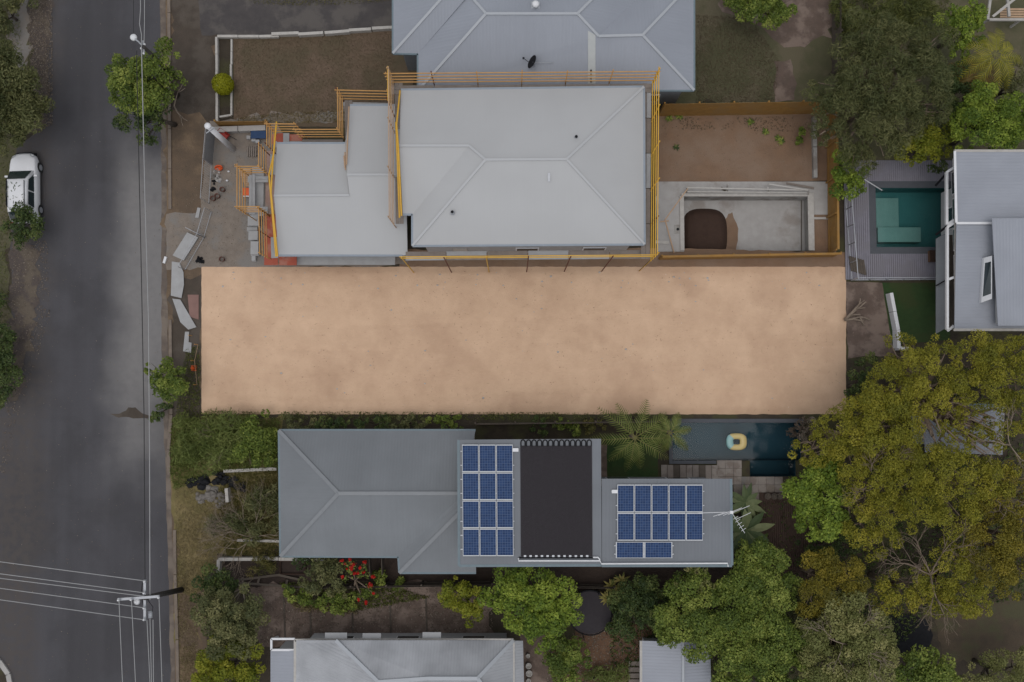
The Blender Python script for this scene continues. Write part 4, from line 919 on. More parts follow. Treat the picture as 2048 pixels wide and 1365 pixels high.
scaffold('scaffold', 'bright yellow scaffold corner at the top left of the new house', [(777, 205), (777, 145)], 7.0, (6.0, 6.6, 7.2, 7.7), 5.2, -1, M['yellow'], M['plank'], 1.4, skip_deck=(0,))
lo = (3.2, 3.75, 4.3, 4.85)
scaffold('scaffold', 'stepped timber scaffold along the rear of the front wing', [(776, 186), (676, 184), (677, 262), (592, 262)], 4.4, lo, 2.7, 1, M['timber'], M['plank'], 2.2, deckw=.5)
scaffold('scaffold', 'pale timber scaffold wrapping the top left corner of the front wing', [(592, 251), (536, 251), (536, 292)], 4.4, lo, 2.6, 1, M['timber'], M['redply'], 2.0, deckw=.8)
scaffold('scaffold', 'boxed timber scaffold bay jutting towards the street', [(520, 292), (520, 335), (477, 335), (477, 418), (520, 418)], 4.4, lo, 2.4, 1, M['timber'], M['plankwhite'], 1.8, deckw=.4)
scaffold('scaffold', 'timber scaffold running down to the sandy block at the front', [(520, 420), (522, 508)], 4.4, lo, 2.4, 1, M['timber'], M['redply'], 1.7, deckw=.9, nplank=2)
def tubes(label, runs, mat, r=.05):
    t = thing('guard_tube', label, 'guard rail', W(*runs[0][0][:2]))
    for run in runs: MB().tube([W(*p) for p in run], r, 6).build('tube', mat, t)
tubes('bent yellow guard tubes along the street eave of the front wing', [[(553, 244, 4.6), (546, 320, 5.0), (542, 385, 5.3), (555, 513, 4.7)], [(549, 300, 4.6), (538, 350, 4.9), (552, 514, 4.3)]], M['yellow'])
tubes('bent yellow guard tubes along the left gable of the new house', [[(800, 182, 6.4), (793, 250, 7.4), (797, 300, 7.6), (803, 432, 6.5)], [(792, 245, 7.2), (794, 300, 7.4), (799, 436, 6.3)]], M['yellow'])
tubes('timber guard rails along the step between the front roofs', [[(698, 214, 4.4), (693, 330, 5.3)], [(690, 305, 4.6), (691, 340, 4.9)], [(688, 312, 4.7), (690, 336, 4.9)]], M['pinktimber'], .045)
# red form-ply platforms of the scaffold
for i, (a, lab) in enumerate([((541, 268, 606, 288), 'red ply platform at the top left corner of the front wing'), ((527, 428, 556, 530), 'long red ply platform beside the front wing near the sandy block'), ((556, 512, 592, 530), 'red ply platform below the front wing corner'), ((528, 300, 550, 430), 'dusty pink ply platform between the boxed bay and the front wing')]):
    q = rect(*a, 2.3); tag(MB().box(((q[0] + q[2]) / 2, (q[1] + q[3]) / 2, 2.2 - .06 * i), (q[2] - q[0], q[3] - q[1], .03)).build('ply_platform', M['redply'] if i < 3 else pmat('dusty_ply', (.30, .20, .165), (.25, .165, .135), 2, patch=(.32, .25, .21), pscale=1)), lab, 'platform', 'ply platforms on the scaffold')
q = rect(594, 513, 790, 530, 1.5); tag(MB().box(((q[0] + q[2]) / 2, (q[1] + q[3]) / 2, 1.45), (q[2] - q[0], q[3] - q[1], .05)).build('ledge_board', M['plankwhite']), 'long pale board ledge below the front wing eave', 'board')
q = rect(503, 335, 528, 432, 2.1); tag(MB().box(((q[0] + q[2]) / 2, (q[1] + q[3]) / 2, 2.1), (q[2] - q[0], q[3] - q[1], .04)).build('ledge_board', M['plankwhite']), 'pale grey board inside the boxed scaffold bay', 'board')
t = thing('stair_flight', 'pale timber stair inside the boxed scaffold bay', 'stairs', W(494, 350))
for i in range(8): MB().box(W(490 + i * 1.6, 341 + i * 4.2, 2.2 - .18 * i), (.75, .2, .04)).build('tread', M['pinktimber'], t)
t = thing('orange_crate', 'bright orange crate inside the boxed scaffold bay', 'crate', W(497, 385, .0))
p = W(497, 385, .3); MB().box((p.x, p.y, .27), (.62, .5, .5)).build('body', M['orange'], t); MB().box((p.x, p.y - .29, .4), (.6, .06, .12)).build('label_strip', M['white'], t)

# ================================================================ building-site clutter
b0, tp = W(467, 299), W(416, 253, 5.0)
t = thing('white_power_pole', 'thick white temporary power pole at the site corner', 'pole', b0)
MB().tube([b0, Vector((b0.x, b0.y, 5.0)).lerp(tp, 1)], [.19, .16], 14).build('shaft', M['white'], t, True)
MB().lathe(tp, [(.2, -.02), (.2, .1), (.08, .16)], 14).build('cap', M['white'], t, True)
MB().bar(tp + Vector((-.2, -.35, -.3)), tp + Vector((.3, .0, -.3)), .05, .05).build('bracket', M['metal'], t)
def slab(name, label, cat, pts, z0, th, mat, group=None, bend=0):
    P = [W(*p) for p in pts]; m = MB()
    m.prism([p.to_2d() for p in P], z0, z0 + th); return tag(m.build(name, mat), label, cat, group)
slab('wall_panel', 'large white wall panel lying flat near the street kerb', 'panel', [(376, 466), (398, 476), (369, 522), (347, 512)], .05, .12, M['plankwhite'], 'pale panels dropped along the street front')
slab('wall_panel', 'long pale sheet leaning outward beside the sandy block corner', 'panel', [(345, 524), (360, 526), (368, 545), (369, 570), (364, 597), (343, 592)], .06, .06, M['plankwhite'], 'pale panels dropped along the street front')
slab('wall_panel', 'narrow pale sheet slanting towards the sandy block', 'panel', [(346, 598), (362, 600), (394, 655), (378, 660), (362, 645)], .08, .05, M['plankwhite'], 'pale panels dropped along the street front')
slab('wall_panel', 'small pale offcut sheet below the slanting panels', 'panel', [(371, 664), (379, 664), (378, 685), (384, 686), (383, 706), (367, 703)], .05, .04, M['plankwhite'], 'pale panels dropped along the street front')
slab('wall_panel', 'small white board on the concrete apron', 'panel', [(396, 416), (402, 417), (398, 437), (391, 436)], .05, .05, M['plankwhite'])
slab('pink_board', 'pinkish ply sheet beside the left edge of the sandy block', 'board', [(376, 590), (398, 590), (398, 640), (380, 634)], .05, .03, pmat('pink_ply', (.22, .13, .11), (.18, .105, .09), 2))
for i, (x0, y0, x1, y1, h) in enumerate([(495, 432, 517, 452, .5), (497, 462, 516, 480, .5), (494, 455, 515, 462, .3), (500, 484, 516, 510, .7), (503, 512, 511, 522, .3)]):
    q = rect(x0, y0, x1, y1, h); t = thing('board_stack', ['top', 'third', 'thin second', 'large fourth', 'smallest lowest'][i] + ' stack of white boards beside the front scaffold', 'boards', ((q[0] + q[2]) / 2, (q[1] + q[3]) / 2, .016), 'white board stacks beside the front scaffold')
    k = max(2, int(h / .12))
    for j in range(k): MB().box(((q[0] + q[2]) / 2 + random.uniform(-.03, .03), (q[1] + q[3]) / 2 + random.uniform(-.03, .03), .016 + h * (j + .5) / k), (q[2] - q[0], q[3] - q[1], h / k - .012)).build('board', M['plankwhite'], t)
# temporary mesh fence
def meshfence(label, pts, h=1.8, cloth=None):
    P = [W(*p) for p in pts]; t = thing('temporary_fence', label, 'fence', P[0])
    for a, b in zip(P, P[1:]):
        for q in (a, b): MB().tube([q, q + Vector((0, 0, h))], .022, 6).build('post', M['metal'], t)
        for z in (.15, h): MB().tube([a + Vector((0, 0, z)), b + Vector((0, 0, z))], .02, 6).build('rail', M['metal'], t)
        m = MB(); n = int((b - a).length / .15)
        for i in range(1, n): q = a.lerp(b, i / n); m.tube([q + Vector((0, 0, .15)), q + Vector((0, 0, h))], .006, 4, False)
        m.build('mesh_wires', M['metal'], t, kind='stuff')
        if cloth: d = (b - a); nn = Vector((-d.y, d.x, 0)).normalized() * .04; MB().bar(a + nn + Vector((0, 0, h / 2)), b + nn + Vector((0, 0, h / 2)), .012, h - .1).build('shade_cloth', cloth, t)
grc = pmat('grey_shade_cloth', (.24, .245, .25), (.2, .205, .21), 3, bump=.1)
meshfence('temporary fence panel with grey cloth behind the white pole', [(430, 262), (424, 330)], cloth=grc)
meshfence('temporary wire fence beside the rubbish heap', [(424, 332), (419, 408)])
meshfence('temporary wire fence crossing the concrete apron', [(424, 425), (409, 476), (372, 540)], 1.5)
meshfence('short wire fence panel behind the large white panel', [(384, 462), (412, 476)], 1.2)
edging('grey block base wall behind the white pole', [(425, 264), (535, 260)], .35, .5, 1.6, M['conclight'], .01)
def blobheap(name, label, cat, c, parts_, mat):
    t = thing(name, label, cat, W(*c))
    for (dx, dy, r, h, mt) in parts_:
        p = W(c[0] + dx, c[1] + dy); m = MB()
        for q in range(9):
            a = random.uniform(0, 6.28); rr = r * .75 * math.sqrt(random.random()); s_ = r * random.uniform(.3, .6); n_ = 6
            x, y, z0 = p.x + rr * math.cos(a), p.y + rr * math.sin(a), .015; hh = h * random.uniform(.4, 1.0) * (1.1 - rr / r)
            ph = random.uniform(0, 6.28); b = len(m.v)
            for k, (fr_, fz) in enumerate([(1, 0), (.95, .55), (.55, 1)]):
                for u in range(n_):
                    w_ = 2 * math.pi * u / n_ + ph; g = s_ * fr_ * random.uniform(.65, 1.2); m.v.append((x + g * math.cos(w_), y + g * .8 * math.sin(w_), z0 + hh * fz * random.uniform(.8, 1.1)))
            for k in range(2):
                for u in range(n_): m.f.append((b + k * n_ + u, b + k * n_ + (u + 1) % n_, b + (k + 1) * n_ + (u + 1) % n_, b + (k + 1) * n_ + u))
            m.f.append(tuple(b + 2 * n_ + u for u in range(n_)))
        m.build('lump', mt, t)
bag = pmat('white_rubble_bag', (.36, .34, .32), (.29, .275, .26), 6, bump=.4)
blobheap('rubbish_heap', 'heap of white bags and black scraps beside the wire fence', 'rubbish', (432, 355), [(2, -12, .22, .3, bag), (4, 2, .26, .35, bag), (-3, 10, .2, .25, M['black']), (-5, 26, .22, .25, M['black']), (-6, 40, .2, .2, M['rubble']), (6, 8, .12, .2, M['metal']), (-3, -2, .15, .2, M['rubble'])], bag)
t = thing('orange_tub', 'orange tub beside the white rubbish bags', 'tub', W(440, 338)); p = W(440, 338); MB().lathe((p.x, p.y, .02), [(.2, 0), (.27, .3), (.25, .3), (.19, .08)], 14, .7).build('shell', M['orange'], t, True); MB().tube([(p.x - .26, p.y, .3), (p.x, p.y + .05, .42), (p.x + .26, p.y, .3)], .012, 5).build('handle', M['black'], t)
for i, (x, y, lab) in enumerate([(447, 381, 'round brown bucket alone near the boxed scaffold'), (437, 394, 'round brown bucket right of the rubbish heap end'), (428, 399, 'round brown bucket at the end of the wire fence'), (446, 520, 'round brown bucket on the apron near the sandy block')]):
    p = W(x, y); t = thing('paint_bucket', lab, 'bucket', p, 'brown buckets on the building site'); brn = pmat('brown_bucket', (.13, .06, .045), (.1, .05, .04), 4)
    MB().lathe((p.x, p.y, .02), [(.14, 0), (.17, .34), (.155, .34), (.13, .1)], 14).build('shell', brn, t, True); MB().lathe((p.x, p.y, .12), [(.135, 0), (.14, .04)], 12).build('content', M['rubble'], t)
blobheap('dark_bin_bag', 'dark green rubbish bag near the corner of the sandy block', 'rubbish bag', (400, 521), [(0, 0, .3, .35, M['black']), (4, 2, .2, .25, M['black'])], M['black'])
for i, (x, y) in enumerate([(458, 344), (455, 362)]):
    p = W(x, y); tag(MB().lathe((p.x, p.y, .02), [(.06, 0), (.09, .08), (.04, .13)], 8, .7).build('white_rag', M['white']), ['upper', 'lower'][i] + ' of two white scraps lying on the site dirt', 'scrap', 'white scraps on the dirt')
t = thing('pallet', 'timber pallet leaning flat beside the front scaffold', 'pallet', W(503, 303))
for i in range(5): MB().bar(W(496 + i * 4, 292, .14), W(495 + i * 4, 314, .14), .075, .03).build('slat', M['plank'], t)
for y in (294, 303, 312): MB().bar(W(494, y, .07), W(514, y, .07), .09, .09).build('bearer', M['fenceold'], t)
t = thing('tool_trailer', 'blue and black tool bench with white crates behind the scaffold', 'tool bench', W(510, 275))
MB().box(W(517, 270, .4), (1.0, .5, .1)).build('bench_top', pmat('blue_plastic', (.03, .06, .13), (.025, .05, .11), 3), t)
for x in (503, 531):
    for y in (265, 275): MB().box(W(x, y, .18), (.06, .06, .36)).build('leg', M['black'], t)
for x, y in ((498, 276), (508, 281), (516, 284)): MB().box(W(x, y, .16), (.26, .22, .28)).build('crate', M['plankwhite'], t)
t = thing('wheelbarrow', 'red wheelbarrow lying behind the white pole', 'wheelbarrow', W(448, 276))
p = W(450, 274); m = MB()
top_ = [(-.42, -.26), (.42, -.3), (.42, .3), (-.42, .26)]; bot = [(-.22, -.16), (.25, -.18), (.25, .18), (-.22, .16)]
def rot(x, y): a = R(-38); return p.x + x * math.cos(a) - y * math.sin(a), p.y + x * math.sin(a) + y * math.cos(a)
m.add([(*rot(*q), .55) for q in top_] + [(*rot(*q), .28) for q in bot], [(4, 5, 6, 7), (0, 1, 5, 4), (1, 2, 6, 5), (2, 3, 7, 6), (3, 0, 4, 7)]); m.build('tray', pmat('red_tray', (.25, .02, .015), (.2, .018, .012), 4, rough=.5), t)
for s in (-1, 1): MB().tube([(*rot(-.6, s * .12), .2), (*rot(.2, s * .2), .3), (*rot(.95, s * .3), .5)], .02, 6).build('handle', M['black'], t)
MB().tube([(*rot(-.6, -.04), .19), (*rot(-.6, .04), .19)], .17, 14).build('wheel', M['tyre'], t)
p = W(388, 737); t = thing('traffic_cone', 'orange traffic cone at the left edge of the sandy block', 'cone', p); MB().box((p.x, p.y, .03), (.36, .36, .04)).build('base', M['orange'], t); MB().lathe((p.x, p.y, .05), [(.14, 0), (.03, .55)], 12).build('body', M['orange'], t, True)
t = thing('string_line', 'thin marker stakes and string beside the left lot edge', 'stakes', W(388, 720))
for x, y in ((384, 672), (396, 690), (389, 722), (394, 770)): q = W(x, y); MB().box((q.x, q.y, .35), (.04, .04, .7)).build('stake', M['timber'], t)
MB().tube([W(396, 690, .6), W(389, 722, .6), W(394, 770, .6)], .012, 4).build('string', M['pinktimber'], t)
t = thing('masonry_block', 'white block lying in the gutter near the panels', 'block', W(330, 520)); MB().bar(W(332, 514, .08), W(328, 527, .08), .16, .13).build('block', M['white'], t)
# rubble pile in the overgrown front yard
blobheap('rubble_pile', 'dark broken rubble pile in the overgrown front yard', 'rubble', (425, 985), [(-40, -15, .5, .3, M['black']), (-15, -20, .6, .45, M['black']), (15, -28, .6, .5, M['black']), (45, -20, .5, .35, M['black']), (60, -10, .35, .25, M['black']), (0, 0, .7, .4, M['rubble']), (25, 5, .5, .35, M['rubble']), (-20, 8, .5, .3, M['rubble']), (15, 20, .4, .25, M['rubble'])], M['rubble'])
edging('white post lying on the dark rubble pile', [(458, 975), (460, 1003)], .2, .62, 1, M['offwhite'], .0)
# dark timber ramp and frames in the lower front garden
t = thing('fallen_trellis', 'collapsed dark timber trellis among the garden shrubs below the grey house', 'trellis', W(530, 1160))
for a, b in [((478, 1160), (560, 1150)), ((480, 1166), (640, 1178)), ((520, 1152), (515, 1170)), ((575, 1160), (570, 1178)), ((556, 1150), (600, 1160))]: MB().bar(W(*a, .25), W(*b, .3), .14, .06).build('beam', M['fenceold'], t)
t = thing('planter_box', 'low brown planter frame in the lower front garden', 'planter', W(585, 1130))
for a, b in [((560, 1122), (612, 1122)), ((560, 1148), (612, 1148)), ((561, 1123), (561, 1147)), ((611, 1123), (611, 1147))]: MB().bar(W(*a, .12), W(*b, .12), .06, .22).build('board', M['soildark'], t)
# carport beam and downpipe shapes at the grey house's lower wall
for a, b, lab in [((740, 1116, 1.2), (742, 1150, 1.2), 'thin grey rail standing left of the wing wall'), ((765, 1116, 1.2), (766, 1148, 1.2), 'thin grey rail standing nearest the wing wall')]:
    tag(MB().bar(W(*a), W(*b), .04, .9).build('handrail', M['fenceold']), lab, 'handrail')
# brick column line in leafy yard: old slab joints
for i, x in enumerate((568, 620, 704, 780, 852)):
    tag(MB().bar(W(x, 1195, .02), W(x + 2, 1275, .02), .12, .05).build('edging_strip', M['vergedark']), ['leftmost', 'second', 'middle', 'fourth', 'rightmost'][i] + ' dark edging strip across the leafy lower yard', 'edging', 'edging strips in the leafy yard')
t = thing('garden_chair', 'row of white pots beside the verandah at the bottom', 'pots', W(1058, 1340))
for i, (x, y, r) in enumerate([(1056, 1310, .14), (1057, 1330, .2), (1058, 1345, .22), (1057, 1360, .16)]): MB().lathe(W(x, y, .02), [(r * .7, 0), (r, .3), (r * .85, .3), (r * .6, .2)], 10).build('pot', M['offwhite'], t, True)
t = thing('shed_steps', 'dark timber steps against the corrugated shed', 'steps', W(1270, 1340))
for i in range(4): MB().box(W(1268, 1328 + i * 12, .1 + .1 * i), (.7, .3, .05)).build('tread', M['plank'], t)
# old stair frame of the house in the far corner
t = thing('timber_stair', 'weathered timber stair frame at the top right corner', 'stairs', W(2010, 20))
for a, b in [((1978, 40, 1.5), (2048, 40, 1.5)), ((1980, 0, 1.5), (1975, 40, 1.5)), ((1985, 34, 2.5), (2040, -10, 2.9)), ((2015, 0, 2), (2018, 34, 2)), ((1984, 0, 2.6), (1984, -60, 2.6))]: MB().bar(W(*a), W(*b), .16, .14).build('beam', M['offwhite'], t)
for i in range(4): MB().bar(W(2000, 34 - 5 * i, 1.4), W(2080, 34 - 5 * i, 1.4), .12, .04).build('board', M['pinktimber'], t)
for x, y in ((1978, 38), (2044, 38)): q = W(x, y, 1.4); MB().box((q.x, q.y, .7), (.12, .12, 1.4)).build('post', M['offwhite'], t)

# ================================================================ power poles and overhead wires
b0, tp = W(363, 1180), W(290, 1196, 7.2)
t = thing('power_pole', 'dark timber power pole with two pale crossarms at lower left', 'power pole', b0)
MB().tube([b0 - Vector((0, 0, .02)), tp], [.19, .14], 12).build('shaft', M['darkpole'], t, True)
MB().bar(W(290, 1160, 7.0), W(290, 1241, 7.0), .14, .12).build('crossarm', M['metal'], t)
MB().bar(W(236, 1199, 7.25), W(319, 1193, 7.25), .14, .12).build('crossarm', M['metal'], t)
for (x, y, z) in [(290, 1163, 7.15), (289, 1186, 7.15), (289, 1216, 7.15), (289, 1239, 7.15), (238, 1200, 7.4), (263, 1199, 7.4), (318, 1195, 7.4)]: MB().lathe(W(x, y, z), [(.05, 0), (.075, .05), (.05, .09), (.07, .13), (.02, .18)], 10).build('insulator', M['white'], t, True)
MB().lathe(W(275, 1203, 6.9), [(.16, 0), (.19, .08), (.1, .18)], 16).build('lamp', M['white'], t, True)
MB().tube([W(300, 1222, 6.6), W(301, 1236, 6.6)], .13, 12).build('transformer', M['metal'], t, True)
m = MB().tube([W(285, 1165, 6.9), W(282, 1190, 6.7), W(287, 1212, 6.8)], .02, 5); m.tube([W(295, 1200, 7), W(306, 1215, 6.6), W(303, 1230, 6.6)], .02, 5); m.build('jumper_cable', M['black'], t)
b1, tp1 = W(353, 158), W(287, 94, 7.0)
t = thing('street_light', 'street light pole rising out of the street tree at the top', 'street light', b1)
MB().tube([b1, tp1], [.15, .11], 12).build('shaft', M['darkpole'], t, True)
MB().tube([tp1 - Vector((0, 0, .3)), W(277, 84, 7.1), W(270, 78, 7.1)], .045, 8).build('arm', M['metal'], t)
MB().lathe(W(268, 76, 7.0), [(.09, -.02), (.2, 0), (.2, .1), (.1, .18)], 16).build('lamp_head', M['white'], t, True)
MB().bar(W(286, 82, 6.8), W(288, 106, 6.8), .1, .1).build('crossarm', M['metal'], t)
for x, y in ((283, 98), (288, 108), (290, 90)): MB().lathe(W(x, y, 6.85), [(.05, 0), (.07, .06), (.03, .14)], 8).build('insulator', M['white'], t, True)
def wire(label, pts, r=.022, mat=None, sag=.5):
    P = []
    for (a, b) in zip(pts, pts[1:]):
        n = 10
        for i in range(n): s = i / n; q = W(*a).lerp(W(*b), s); P.append(q - Vector((0, 0, sag * 4 * s * (1 - s))))
    P.append(W(*pts[-1])); tag(MB().tube(P, r, 5).build('overhead_wire', mat or M['cable']), label, 'wire', 'overhead wires along the street')
wire('dark overhead wire hanging over the street between the two poles', [(273, 102, 6.9), (277, 290, 6.8), (283, 560, 6.7), (288, 830, 6.7), (290, 1160, 6.9)], .024, M['cabledark'], .0)
wire('pale overhead wire hanging over the street between the two poles', [(283, 96, 7.0), (290, 400, 6.6), (297, 640, 6.5), (299, 900, 6.6), (300, 1200, 7.0)], .028, None, .0)
wire('kinked pale service wire above the street light', [(280, -150, 7), (281, 20, 6.8), (279, 48, 6.8), (283, 70, 6.9), (283, 96, 7)], .025, None, 0)
wire('straight pale wire running up from the street light', [(289, -150, 7), (289, 40, 6.8), (288, 92, 6.9)], .022, None, 0)
wire('short dark wire running up from the lamp head', [(267, -100, 7), (267, 70, 7)], .016, M['cabledark'], 0)
for i, (y0, y1) in enumerate([(1162, 1124), (1186, 1148), (1193, 1157), (1216, 1177), (1240, 1200)]):
    wire(['top', 'second', 'middle', 'fourth', 'lowest'][i] + ' of five pale wires crossing the street from the pole', [(288, y0, 7.3), (0, y1, 7.0), (-900, y1 - 115, 7.3)], .022, None, 0)
for i, (x0, y0, x1) in enumerate([(238, 1201, 245), (263, 1200, 271), (294, 1241, 300), (300, 1238, 303), (306, 1240, 307), (318, 1196, 324)]):
    wire(['leftmost', 'second', 'third', 'fourth', 'fifth', 'rightmost'][i] + ' of six pale wires running down from the pole', [(x0, y0, 7.4), (x1, 1365, 7.1), (x1 + 12, 1900, 7.3)], .022, None, 0)

# ================================================================ parked car (nose towards the top)
def car():
    c = W(60, 382); hd = R(2)
    t = thing('parked_car', 'white car parked nose up under the dark roadside bush', 'car', (c.x, c.y, 0))
    def T(x, y, z):   # x right, y forward
        x *= .92; y *= .96; return (c.x + x * math.cos(hd) - y * math.sin(hd), c.y + x * math.sin(hd) + y * math.cos(hd), z)
    def loft(secs, name, mat, smooth=True):
        m = MB(); n = len(secs[0])
        for s in secs: m.v += [T(*p) for p in s]
        for i in range(len(secs) - 1):
            for j in range(n - 1): m.f.append((i * n + j, i * n + j + 1, (i + 1) * n + j + 1, (i + 1) * n + j))
        m.f.append(tuple(range(n - 1, -1, -1))); m.f.append(tuple((len(secs) - 1) * n + j for j in range(n)))
        return m.build(name, mat, t, smooth)
    def ringx(y, hw, zb, zs, zc):   # half width, sill, shoulder, crown
        pts = [(-hw * .92, zb), (-hw, zb + .15), (-hw * 1.0, (zb + zs) / 2), (-hw * .97, zs - .05), (-hw * .88, zs), (-hw * .5, zc), (0, zc + .015), (hw * .5, zc), (hw * .88, zs), (hw * .97, zs - .05), (hw, (zb + zs) / 2), (hw, zb + .15), (hw * .92, zb)]
        return [(x, y, z) for x, z in pts]
    body = loft([ringx(2.42, .42, .40, .66, .70), ringx(2.36, .62, .32, .76, .80), ringx(2.22, .78, .28, .86, .90), ringx(1.95, .88, .26, .93, .98), ringx(1.6, .93, .25, .97, 1.03), ringx(1.05, .96, .25, 1.0, 1.07), ringx(.3, .96, .25, 1.02, 1.04), ringx(-1.2, .96, .25, 1.03, 1.05), ringx(-2.0, .94, .27, 1.03, 1.06), ringx(-2.32, .86, .34, .98, 1.0), ringx(-2.42, .74, .42, .85, .88)], 'body', M['car'])
    # cabin: white roof on dark glass
    def ringc(y, hw, z0, hw1, z1): return [(-hw, y, z0), (-hw1 * 1.02, y, z1 - .12), (-hw1 * .9, y, z1), (-hw1 * .4, y, z1 + .035), (hw1 * .4, y, z1 + .035), (hw1 * .9, y, z1), (hw1 * 1.02, y, z1 - .12), (hw, y, z0)]
    loft([ringc(1.12, .84, 1.02, .82, 1.06), ringc(.42, .86, 1.02, .72, 1.66), ringc(-.3, .87, 1.02, .72, 1.74), ringc(-1.3, .87, 1.02, .71, 1.72), ringc(-1.75, .85, 1.02, .70, 1.62), ringc(-2.25, .82, 1.02, .78, 1.08)], 'cabin', M['car'])
    def pane(name, pts): 
        m = MB(); m.add([T(*p) for p in pts], [tuple(range(len(pts)))]); m.build(name, M['carglass'], t)
    pane('windscreen', [(-.78, 1.10, 1.14), (.78, 1.10, 1.14), (.62, .42, 1.735), (-.62, .42, 1.735)])
    pane('rear_window', [(.70, -2.24, 1.18), (-.70, -2.24, 1.18), (-.60, -1.80, 1.66), (.60, -1.80, 1.66)])
    for s in (-1, 1):
        pane('side_window', [(s * .90, .88, 1.08), (s * .80, .40, 1.55), (s * .80, -.32, 1.61), (s * .91, -.36, 1.08)][::s])
        pane('side_window', [(s * .91, -.44, 1.08), (s * .80, -.42, 1.61), (s * .79, -1.3, 1.60), (s * .91, -1.45, 1.08)][::s])
        m = MB().box(T(s * 1.03, .75, 1.08), (.2, .12, .14), hd); m.build('wing_mirror', M['car'], t)
        pane_ = MB(); pane_.add([T(*p) for p in [(s * .52, 2.395, .72), (s * .80, 2.2, .80), (s * .78, 2.05, .95), (s * .50, 2.25, .90)]], [(0, 1, 2, 3)]); pane_.build('headlight', M['metal'], t)
        pane_ = MB(); pane_.box(T(s * .74, -2.4, .85), (.2, .06, .22), hd); pane_.build('tail_light', M['redfl'], t)
        MB().bar(T(s * .6, .3, 1.78), T(s * .6, -1.5, 1.77), .04, .03).build('roof_rail', M['black'], t)
        for y in (1.5, -1.45):
            ty = MB().tube([T(s * .72, y, .34), T(s * .98, y, .34)], .34, 20).build('tyre', M['tyre'], t, False)
            MB().tube([T(s * .93, y, .34), T(s * .995, y, .34)], .2, 14).build('rim', M['metal'], ty)
    for z in (.45, .62): MB().tube([T(-.75, 2.3, z), T(-.5, 2.47, z), T(.5, 2.47, z), T(.75, 2.3, z)], .045, 7).build('bull_bar', M['black'], t)
    MB().box(T(0, 2.42, .42), (1.3, .12, .2), hd).build('bumper', M['black'], t)
    # twigs and leaves dropped on roof
    n = 24; P = np.zeros((n, 4, 3)); 
    for i in range(n):
        x, y = random.gauss(0, .35), random.gauss(-.7, .6); x = max(-.6, min(.6, x)); y = max(-1.6, min(.3, y))
        a = random.uniform(0, 6.28); l, w_ = random.uniform(.04, .10), random.uniform(.012, .025)
        for k, (u, v_) in enumerate([(-l, -w_), (l, -w_), (l, w_), (-l, w_)]): P[i, k] = T(x + u * math.cos(a) - v_ * math.sin(a), y + u * math.sin(a) + v_ * math.cos(a), 1.775 + random.uniform(0, .02))
    tag(quads_object('fallen_twigs', P, rng.random(n) * .4, LF['dark'], kind='stuff'), 'dark twigs and leaves fallen on the white car roof', 'twigs')
car()

# ================================================================ vegetation
def leaf_quads(C, N_, size, aspect, droop=0.0):
    n = len(C); N_ = N_ / np.linalg.norm(N_, axis=1, keepdims=True)
    r = rng.normal(size=(n, 3)); r[:, 2] -= droop; T = r - (r * N_).sum(1, keepdims=True) * N_; T /= np.linalg.norm(T, axis=1, keepdims=True) + 1e-9
    B = np.cross(N_, T); s = size * rng.uniform(.6, 1.35, (n, 1)); a = T * s; b = B * s / aspect
    return np.stack([C - a, C - a * .1 - b, C + a, C - a * .1 + b], 1)
def crown(lobes, leaf, aspect, dens, squash=.8, clump=.36, jitter=.5, droop=0.0, up=.55, fill=.22):
    Q, Tn = [], []
    for (px, py, rp, z) in lobes:
        c = np.array(W(px, py, z)); r = 1.24 * rp * PX * (H - z) / H
        k = max(6, int(9 * (r / .9) ** 1.2)); k = min(k, 46)
        d = rng.normal(size=(k, 3)); d[:, 2] = np.abs(d[:, 2]) * 1.0 - .25; d /= np.linalg.norm(d, axis=1, keepdims=True)
        rad = r * rng.uniform(.45, .95, (k, 1)); cc = c + d * rad * np.array([1, 1, squash]); cr = r * clump * rng.uniform(.5, 1.2, k)
        tone = rng.normal(0, .2, k)
        for i in range(k):
            n = int(max(40, dens * 3.9 * aspect * cr[i] ** 2 / (leaf * leaf)))
            v = rng.normal(size=(n, 3)); v /= np.linalg.norm(v, axis=1, keepdims=True); v[:, 2] = np.where(v[:, 2] < -.35, -v[:, 2], v[:, 2])
            rr = cr[i] * (1 - fill * rng.random((n, 1)) ** 1.0) * rng.uniform(.85, 1.18, (n, 1)); P = cc[i] + v * rr * np.array([1, 1, .85])
            nn = v * .55 + np.array([0, 0, up]) + rng.normal(size=(n, 3)) * jitter
            P[:, 2] = np.maximum(P[:, 2], .06)
            Q.append(leaf_quads(P, nn, leaf, aspect, droop)); Tn.append(np.clip(rng.normal(.42, .2, n) + tone[i], 0, 1))
    Q = np.concatenate(Q); Q[:, :, 2] = np.maximum(Q[:, :, 2], .03)
    return Q, np.concatenate(Tn)
STY = dict(  # leaf half-length, aspect, density, squash, clump, jitter, droop
    olive=(.056, 2.0, .6, .75, .28, .8, 0), gold=(.058, 2.0, .6, .75, .28, .8, 0), bright=(.085, 1.7, .85, .8, .36, .5, 0), green=(.08, 1.8, .85, .8, .36, .55, 0),
    dark=(.085, 2.2, .8, .8, .36, .65, 0), grey=(.11, 3.0, .75, .8, .36, .8, 0), feather=(.15, 7.5, .5, .9, .30, 1.0, .6), yellow=(.075, 1.9, .85, .8, .34, .55, 0),
    lime=(.045, 1.8, .8, .95, .34, .4, 0), pale=(.075, 2.0, .7, .8, .32, .7, 0), grassy=(.20, 9, .5, .6, .42, 1.0, 0))
COUNT = [0]
